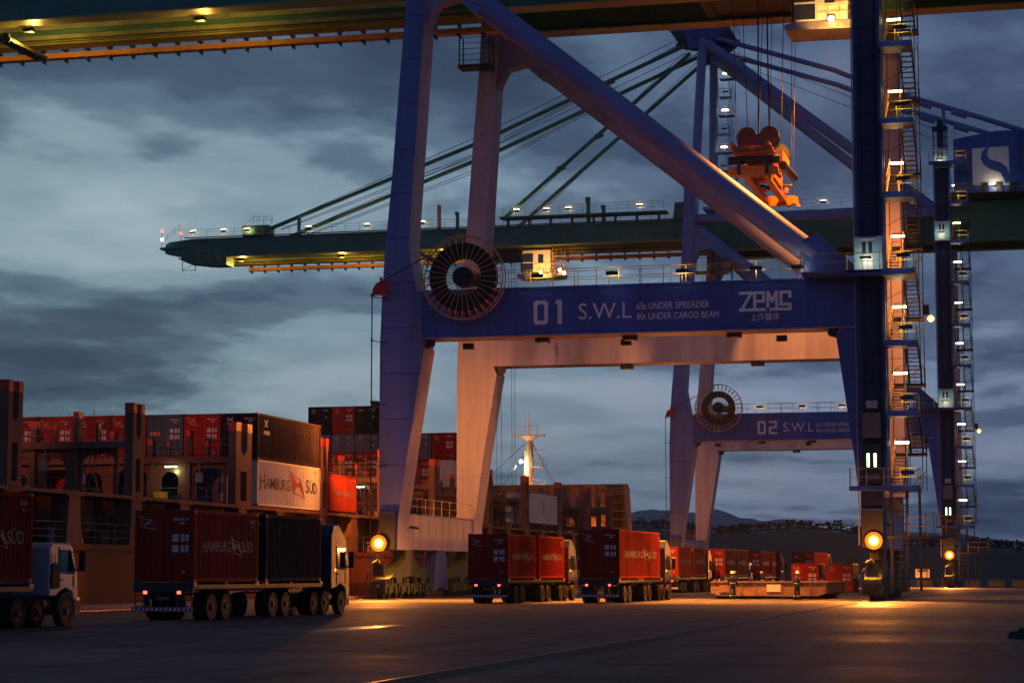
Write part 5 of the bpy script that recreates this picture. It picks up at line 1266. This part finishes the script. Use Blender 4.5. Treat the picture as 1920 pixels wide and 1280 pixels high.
# ------------------------------------------------------------------ the container ship
SX = -47.5
ship = empty('container_ship', (SX, 60, 0), 0, 'container ship moored along the quay with rusty deck, lashing bridges and bow breakwater', 'ship')
def S_(mb, name, m): o = mb.build(name, m, ship); o.location = (-SX, -60, 0); return o
h = MB(); vs = []; fs = []
secs = [(-20, 0, 32, 3.2), (60, 0, 32, 3.2), (200, 0, 32, 3.2), (235, .3, 32, 3.6), (250, 1.0, 31, 6.2), (265, 5.0, 27, 7.2), (280, 11, 21, 7.8), (292, 15.8, 16.2, 8.2)]
for (y, a, b_, z) in secs:
    dr = .25 * max(0, y - 230) * .12
    vs += [(SX - a - dr, y, -4), (SX - a, y, z), (SX - b_, y, z), (SX - b_ + dr, y, -4)]
for i in range(len(secs) - 1):
    q = 4 * i
    fs += [[q, q + 4, q + 5, q + 1], [q + 1, q + 5, q + 6, q + 2], [q + 2, q + 6, q + 7, q + 3]]
h.add(vs, fs); h.box(SX + .0, SX + .06, -20, 235, 2.95, 3.24); S_(h, 'hull', 'hull')
# side passage wall, hatch coaming and deck plate
b = MB(); b.box(SX - 2.2, SX - 2.0, 60, 243, 3.2, 5.7); b.box(SX - 30, SX - .02, 60, 243, 5.72, 5.9)
for k in range(26): y = 62 + k * 7.2; b.box(SX - 2.0, SX - 1.96, y, y + .12, 3.2, 5.7); b.box(SX - 2.0, SX - 1.95, y + 2.2, y + 3.4, 4.3, 5.3)
S_(b, 'passage_deck', 'deck')
b = MB()
for k in range(26):
    y = 62 + k * 7.2; b.box(SX - 1.99, SX - 1.93, y + 4.2, y + 5.0, 3.25, 5.0)
S_(b, 'passage_dark_panel', 'ink')  # black panels paint the shade inside the wall openings
LB = [93.75, 108.3, 124.3, 139.7, 154.2, 168.2, 185.8, 200.0, 214.6, 229.0, 241.5]
for k, y in enumerate(LB):
    for dy in (0, 6.8):
        b = MB().prism([(y + dy - .9, 3.2), (y + dy - .62, 5.72), (y + dy + .62, 5.72), (y + dy + .9, 3.2)], SX - 1.0, SX - .02, 'x'); b.box(SX - 1.1, SX + .02, y + dy - 1.0, y + dy + 1.0, 5.65, 5.76)
        for q in range(5): b.tube((SX - .2, y + dy - .7 + q * .35, 5.9), (SX - .2, y + dy - .7 + q * .35, 6.05), .08, 6)
        S_(b, 'stanchion', 'deck')
b = MB(); railing(b, [(SX - .15, 60, 3.22), (SX - .15, 243, 3.22)], 1.1, 2.4, .035, mids=2); S_(b, 'deck_railing', 'deckg')
random.seed(11)
for k in range(44):
    y = 84 + k * 3.6 + random.uniform(-1, 1); q = k % 5; x = SX - random.uniform(.5, 1.6)
    b = MB()
    if q == 0: b.tube((x - .3, y, 3.75), (x + .3, y, 3.75), .45, 12); b.box(x - .4, x + .4, y - .5, y + .5, 3.2, 3.5); nm = 'mooring_winch'
    elif q == 1: b.box(x - .35, x + .35, y - .55, y + .55, 3.21, random.uniform(3.9, 4.6)); nm = 'deck_locker'
    elif q == 2: b.tube((x, y, 3.2), (x, y, 5.7), .09, 8); b.tube((x, y + .3, 3.2), (x, y + .3, 5.7), .06, 8); b.box(x - .12, x + .12, y - .1, y + .4, 4.2, 4.5); nm = 'deck_pipe'
    elif q == 3:
        for s_ in (-.22, .22): b.bar((x, y + s_, 3.2), (x, y + s_, 5.7), .04)
        for j in range(8): b.bar((x, y - .22, 3.4 + j * .3), (x, y + .22, 3.4 + j * .3), .03)
        nm = 'deck_ladder'
    else: b.tube((x, y, 3.2), (x, y, 3.9), .22, 10); b.tube((x, y, 3.9), (x, y, 4.05), .34, 10, r2=.1); nm = 'deck_vent'
    S_(b, nm, ('deckg', 'dark', 'deck', 'byellow' if k % 3 == 0 else 'deckg')[k % 4])
def arch(mb, x0, x1, z0, z1, y, t, o, mi=0):
    """upright plate with a round-cornered opening, facing along the ship"""
    ox0, ox1, oz0, oz1 = o; r = min(.55, (ox1 - ox0) / 2.2)
    mb.box(x0, ox0, y, y + t, z0, z1, mi); mb.box(ox1, x1, y, y + t, z0, z1, mi); mb.box(ox0, ox1, y, y + t, oz1, z1, mi)
    if oz0 > z0: mb.box(ox0, ox1, y, y + t, z0, oz0, mi)
    for cx, sx, cz, sz in ((ox0, 1, oz1, -1), (ox1, -1, oz1, -1)) + (((ox0, 1, oz0, 1), (ox1, -1, oz0, 1)) if oz0 > z0 else ()):
        pts = [(cx, cz)] + [(cx + sx * r * (1 - math.sin(a)), cz + sz * r * (1 - math.cos(a))) for a in [PI / 2 * q / 5 for q in range(6)]]
        mb.prism(pts, y, y + t, 'y', mi)
def lashing_bridge(y, cols=12, near=True, lit=False):
    pw = 2.55
    m = 'deck'; z0, z1, zt = 5.9, 8.75, 10.55
    b = MB()
    x = SX - 1.2
    k = 0
    while x > SX - cols * 2.55:
        x0 = x - pw
        # post, then opening with arched top
        b.box(x0, x0 + .30, y - .25, y + .35, z0, zt - .35 - .5 * (k % 2))
        if k % 2 == 0: arch(b, x0 + .30, x, z0, z1, y, .18, (x0 + .44, x - .12, z0 + .02, z1 - .55))
        else: arch(b, x0 + .30, x, z0, z1, y, .18, (x0 + .80, x - .55, z0 + .25, z1 - .75))
        b.box(x0 + pw * .5, x0 + pw * .5 + .16, y - .1, y + .2, z1, zt - 1.0)
        x = x0; k += 1
    b.box(x, SX - .1, y - .6, y + .9, z1, z1 + .12); b.box(x, SX - .1, y - .62, y - .58, z1 - .25, z1 + .12)
    S_(b, 'lashing_bridge', m)
    # red post tops
    x = SX - 1.2; kk = 0
    while x > SX - cols * 2.55:
        x0 = x - pw
        q_ = zt - .35 - .5 * (kk % 2); S_(MB().box(x0 - .01, x0 + .31, y - .26, y + .36, q_, q_ + .35), 'post_top', 'red')
        if kk < 6: S_(MB().box(x0 + pw * .5 - .01, x0 + pw * .5 + .17, y - .11, y + .21, zt - 1.0, zt - .65), 'post_top', 'red')
        x = x0; kk += 1
    # fore-and-aft end frame with openings and twin horns
    e = MB(); W = 1.5 if y not in (124.3,) else 2.7; y0_ = y - .6 - (W - 1.5) / 2; xx = SX - .55; t = .5
    def bx(a, c, z0_, z1_, mi=0): e.box(xx, xx + t, y0_ + a, y0_ + c, z0_, z1_, mi)
    w3 = W * .3
    bx(0, w3, 5.9, 10.4); bx(W - w3, W, 5.9, 10.4); bx(w3, W - w3, 5.9, 6.15); bx(w3, W - w3, 7.95, 8.75)
    e.prism([(y0_ + w3, 8.75), (y0_ + W - w3, 8.75), (y0_ + W - w3, 9.3), (y0_ + W / 2, 8.9), (y0_ + w3, 9.3)], xx, xx + t, 'x')
    S_(e, 'end_frame', m)
    for a, c in ((0, w3), (W - w3, W)): S_(MB().box(xx - .01, xx + t + .01, y0_ + a - .01, y0_ + c + .01, 10.4, 10.95), 'post_top', 'red')
    r = MB(); railing(r, [(SX - .6, y - .6, z1 + .12), (SX - cols * 2.55, y - .6, z1 + .12)], 1.1, 1.3, .035, mids=2); railing(r, [(SX - .6, y + .1, 5.9), (SX - cols * 2.55, y + .1, 5.9)], 1.1, 1.9, .035)
    for q in range(cols * 2):
        xq = SX - 1.6 - q * 1.25; r.bar((xq, y - .3, z1 + .15), (xq + random.uniform(-.5, .5), y - .3, z1 + random.uniform(1.3, 1.9)), .025)
    S_(r, 'bridge_railing', 'deckg')
for k, y in enumerate(LB): lashing_bridge(y, 12 if k < 9 else 8)
for k, y in enumerate(LB[:9]):
    for j in range(5):
        x = SX - 2.2 - j * 2.55 - random.uniform(0, 1.0); b = MB()
        if (j + k) % 3 == 0: b.box(x - .4, x + .4, y - .5, y - .1, 5.92, 6.75); S_(b, 'lashing_gear_bin', 'byellow')
        elif (j + k) % 3 == 1:
            b.bar((x, y - .3, 5.9), (x + .9, y - .3, 8.7), .05); b.bar((x + .9, y - .3, 5.9), (x, y - .3, 8.7), .05); S_(b, 'lashing_rod', 'dark')
        else: b.box(x - .25, x + .25, y - .45, y - .25, 7.3, 7.9); b.tube((x, y - .3, 7.9), (x, y - .3, 8.75), .05, 6); S_(b, 'power_socket_box', 'deckg')
# tube lamps on the bridges
for x, y, z in ((-51.9, 123.6, 8.3), (-56.6, 107.6, 7.6), (-56.0, 107.4, 8.2), (-49.5, 154.0, 8.2), (-50.0, 168.0, 10.2)):
    hh = S_(MB().box(x - .4, x + .4, y - .35, y - .2, z, z + .14), 'deck_lamp', 'dark')
    o = S_(MB().box(x - .36, x + .36, y - .34, y - .21, z - .06, z - .005), 'deck_lamp_tube', 'dark'); o.data.materials[0] = emit('greenish_tube', (.8, 1.0, .65), 22)
    lamp('deck_light', (x, y + .6, z - .3), 30, (.6, 1.0, .45), .15)
S_(MB().box(-57.2, -56.8, 78.8, 79.2, 5.9, 16.0).box(-58, -56, 78.9, 79.4, 16, 16.5), 'added_lamp_mast', 'deck')  # added mast out of view, carries the added lamp
lamp('added_deck_flood', (-57, 80.0, 16.2), 22000, (1, .26, .06), .3, 34, (-58, 127, 12.2), blend=1.0)  # added unseen lamp, brightens the upper row of containers
# bow breakwater seen from behind, with brackets, holes and frames
y = 249.0
b = MB(); x1, x0 = SX + .9, SX - 20
b.box(x0, x1 - .3, y, y + .15, 5.9, 12.0); b.prism([(x1 - .3, 5.9), (x1 + .15, 5.9), (x1 - .15, 11.6), (x1 - .4, 12.0), (x1 - .6, 12.0)], y - 1.2, y + .15, 'y'); b.box(x0, x1 - .3, y - .9, y + .15, 12.0, 12.12)
for k in range(12):
    xx = x1 - 2.6 - k * 1.55; b.prism([(y, 6), (y - 1.1, 6), (y - .5, 11.2), (y, 11.9)], xx, xx + .12, 'x')
for z in (6.9, 7.9, 8.9, 9.9, 10.9): b.box(x1 - 2.6, x1 - .3, y - 1.15, y, z, z + .10)
b.box(x1 - 2.75, x1 - 2.6, y - 1.25, y, 5.9, 12.0)
S_(b, 'breakwater', 'bwall')
for k in range(8): xx = x1 - 3.4 - k * 2.45; S_(MB().tube((xx, y - .03, 11.35), (xx, y - .004, 11.35), .24, 14), 'breakwater_hole', 'c_blue')
# frames (unused cell guides) in front of the breakwater
b = MB()
for q, xx in enumerate((SX - .9, SX - 2.2, SX - 3.4, SX - 4.7, SX - 6.2, SX - 7.6, SX - 9.0, SX - 10.3, SX - 11.6, SX - 13.2, SX - 15)): b.box(xx - (.33 if q % 2 == 0 else .14), xx + (.33 if q % 2 == 0 else .14), 244.6, 245.2, 5.9, 11.6 if q % 2 == 0 else 10.4)
for q in range(7): b.bar((SX - .9 - q * 2.1, 244.8, 7.1), (SX - 3.0 - q * 2.1, 244.8, 8.4), .12); b.bar((SX - .9 - q * 2.1, 244.8, 9.3), (SX - 3.0 - q * 2.1, 244.8, 10.9), .10)
b.box(SX - 16, SX - .6, 244.7, 245.1, 8.4, 9.3); b.box(SX - 16, SX - .6, 244.7, 245.1, 6.6, 7.1)
S_(b, 'cell_guide', 'deckg')
r = MB(); railing(r, [(SX - .8, 244.4, 9.3), (SX - 15, 244.4, 9.3)], 1.1, 1.3, .04); S_(r, 'bow_railing', 'deckg')
# foremast
mx, my = -63.4, 268.0
b = MB(); b.tube((mx, my, 7.2), (mx, my, 14.5), .62, 12, r2=.58); b.tube((mx, my, 14.5), (mx, my, 18.6), .58, 12, r2=.46); b.box(mx - .55, mx + .35, my - .45, my + .45, 9, 17.4)
b.tube((mx, my, 18.6), (mx, my, 19.2), .46, 12, r2=1.2); b.box(mx - 2.1, mx + 2.1, my - .6, my + .6, 19.2, 19.36); b.box(mx + .4, mx + 1.9, my - .5, my + .5, 15.1, 15.25); b.box(mx + .4, mx + 1.9, my - .5, my + .5, 12.3, 12.45); b.bar((mx + .3, my, 17.4), (mx + 2.2, my, 17.4), .08)
b.tube((mx, my, 19.3), (mx, my, 22.4), .12, 8, r2=.05); b.tube((mx - .55, my, 19.3), (mx - .55, my, 21.4), .04, 6); S_(b, 'foremast', 'mast')
r = MB(); railing(r, [(mx - 1.2, my - .6, 19.36), (mx + 1.2, my - .6, 19.36), (mx + 1.2, my + .6, 19.36)], 1.1, .9, .04); railing(r, [(mx + .5, my - .5, 15.25), (mx + 1.9, my - .5, 15.25), (mx + 1.9, my + .5, 15.25)], 1.1, .7, .035); railing(r, [(mx + .5, my - .5, 12.45), (mx + 1.9, my - .5, 12.45), (mx + 1.9, my + .5, 12.45)], 1.1, .7, .035); S_(r, 'mast_railing', 'mast')
b = MB(); b.tube((mx - .4, my, 18.4), (mx - 9, 262, 9), .04, 4); b.tube((mx - .4, my, 17.2), (mx - 4.6, 262, 9), .04, 4); b.tube((mx + .4, my, 18.4), (mx + 6.2, 262, 9), .04, 4); b.tube((mx + .4, my, 18.2), (mx + 7, 262, 9), .04, 4); S_(b, 'mast_stay', 'cable')
for x_, z_, pw in ((mx - .9, 15.9, 60), (mx + 2.1, 12.7, 40)):
    o = S_(MB().tube((x_, my - .9, z_), (x_, my - .7, z_), .22, 10), 'mast_lamp', 'dark'); o.data.materials[0] = E_WHT
lamp('mast_light', (mx - 1.3, my - 1.6, 15.2), 420, (1, .92, .7), .2); lamp('mast_light', (mx + 1, my - 3, 10.5), 500, SOD, .3)
lamp('breakwater_light', (SX - 3.5, 246.8, 6.6), 260, SOD, .3); lamp('breakwater_light', (SX - 11, 246.8, 6.6), 140, SOD, .3)

# --- containers on the ship
GS = 'containers stacked on the ship'
PITCH_ = 2.52
xs = [SX - 1.22 - i * PITCH_ for i in range(12)]
topA = [('c_dark', 'dark', 'dark blue black'), ('c_red', 'line', 'red'), ('c_blue', 'blue', 'blue grey'), ('c_red2', 'line', 'bright red'), ('c_red2', 'line', 'bright red'), ('c_red2', 'line', 'bright red'), ('c_red2', 'line', 'bright red'), ('c_red2', 'line', 'bright red')]
ordn = ['first', 'second', 'third', 'fourth', 'fifth', 'sixth', 'seventh', 'eighth']
for i, (c, mk, nm) in enumerate(topA):
    container(xs[i], 126.7, 8.87, L=12.19, H=2.9, color=c, mark=mk, side='nile' if i == 0 else None,
              label=f'{nm} container, {ordn[i]} from the right in the top row over the lettered white one' if i else 'dark container at the right end of the top row, on the lettered white container', group=GS)
container(xs[0], 126.7, 5.95, L=12.19, H=2.9, color='c_white', mark='dark', side='big', label='white container with large dark shipping line lettering on its lamplit side', group=GS)
for i, c in enumerate(('c_grey', 'c_green', 'c_green', 'c_dark', 'c_red', 'c_grey', 'c_red'), 1):
    container(xs[i], 126.7, 5.95, L=12.19, H=2.9, color=c, mark='dark', label=f'{ {"c_grey":"grey","c_green":"dark green","c_dark":"dark","c_red":"dull red"}[c]} container behind the lashing bridge arches, {ordn[i]} from the right under the top row', group=GS)
# bay just beyond: one 20 ft red with side lettering
container(xs[0], 140.9, 6.0, color='c_red2', mark='line', side='line', label='bright red container with white side lettering just right of the lettered white one', group=GS)
# front stack of the second group
colsS2 = [-63.4, -65.95, -68.5, -71.05]
for i, x in enumerate(colsS2):
    container(x, 199.2, 10.75, H=2.75, color='c_red2', mark='line', label=f'bright red container on ship, {ordn[i]} from crane leg in the row below the grey pair', group=GS)
    container(x, 199.2, 7.95, H=2.75, color=('c_red', 'c_red', 'c_grey', 'c_red')[i], mark='line' if i != 2 else 'dark', label=f'{("dull red","dull red","grey","dull red")[i]} container on ship, {ordn[i]} from crane leg two tiers below the grey pair', group=GS)
# rear stack
colsS3 = [-58.95, -61.5, -64.65, -67.2, -69.75, -72.35]
top3 = [(2, 'c_green', 'dark', 'dark green'), (3, 'c_green', 'tri', 'dark green'), (4, 'c_red', 'line', 'red'), (5, 'c_slate', 'dark', 'slate')]
for i, c, mk, nm in top3:
    container(colsS3[i], 211, 16.05, H=2.85, color=c, mark=mk, label=f'{nm} container in top row of far ship stack, {("", "", "hidden partly by crane leg", "touching the crane leg", "between two dark ones", "at the left end")[i]}', group=GS)
for i, c, mk, nm in ((0, 'c_red', 'line', 'red'), (1, 'c_grey', 'dark', 'grey'), (2, 'c_grey', 'dark', 'grey'), (3, 'c_grey', 'dark', 'grey'), (4, 'c_grey', 'dark', 'grey'), (5, 'c_grey', 'dark', 'grey')):
    container(colsS3[i], 211, 13.25, H=2.75, color=c, mark=mk, label=f'{nm} container of far ship stack, second tier from top, {ordn[i]} column from right', group=GS)
for i in range(6):
    c, nm, mk = (('c_white', 'pale', 'dark'), ('c_red', 'dull red', 'line'), ('c_grey', 'grey', 'dark'), ('c_red', 'dull red', 'line'), ('c_red', 'dull red', 'line'), ('c_slate', 'slate', 'dark'))[i]
    container(colsS3[i], 211, 10.45, H=2.75, color=c, mark=mk, label=f'{nm} container of far ship stack, third tier from top, {ordn[i]} column from right', group=GS)
for i in range(3):
    c, nm, mk = (('c_red', 'dull red', 'line'), ('c_red', 'dull red', 'line'), ('c_red', 'dull red', 'line'))[i]
    container(colsS3[i], 211, 7.65, H=2.75, color=c, mark=mk, label=f'{nm} container of far ship stack, fourth tier from top, {ordn[i]} column from right', group=GS)
container(xs[0] - .05, 201.2, 6.55, L=12.19, H=2.9, color='c_white', mark='dark', side='vert', label='pale container seen side on near the ship bow with a small dark vertical mark', group=GS)

# ------------------------------------------------------------------ evening haze over the whole harbour
hz = MB().box(-5600, 5600, -200, 8200, -5, 420)
hm2 = bpy.data.materials.new('evening_haze'); hm2.use_nodes = True; ht = hm2.node_tree; ht.nodes.clear()
pv = ht.nodes.new('ShaderNodeVolumePrincipled'); pv.inputs['Color'].default_value = (0.75, 0.82, 0.9, 1); pv.inputs['Density'].default_value = 0.00009; pv.inputs['Anisotropy'].default_value = 0.3
ho = ht.nodes.new('ShaderNodeOutputMaterial'); ht.links.new(pv.outputs[0], ho.inputs['Volume'])
tag(hz.build('haze', hm2), 'thin evening haze hanging over the harbour and hills', 'haze', kind='stuff')
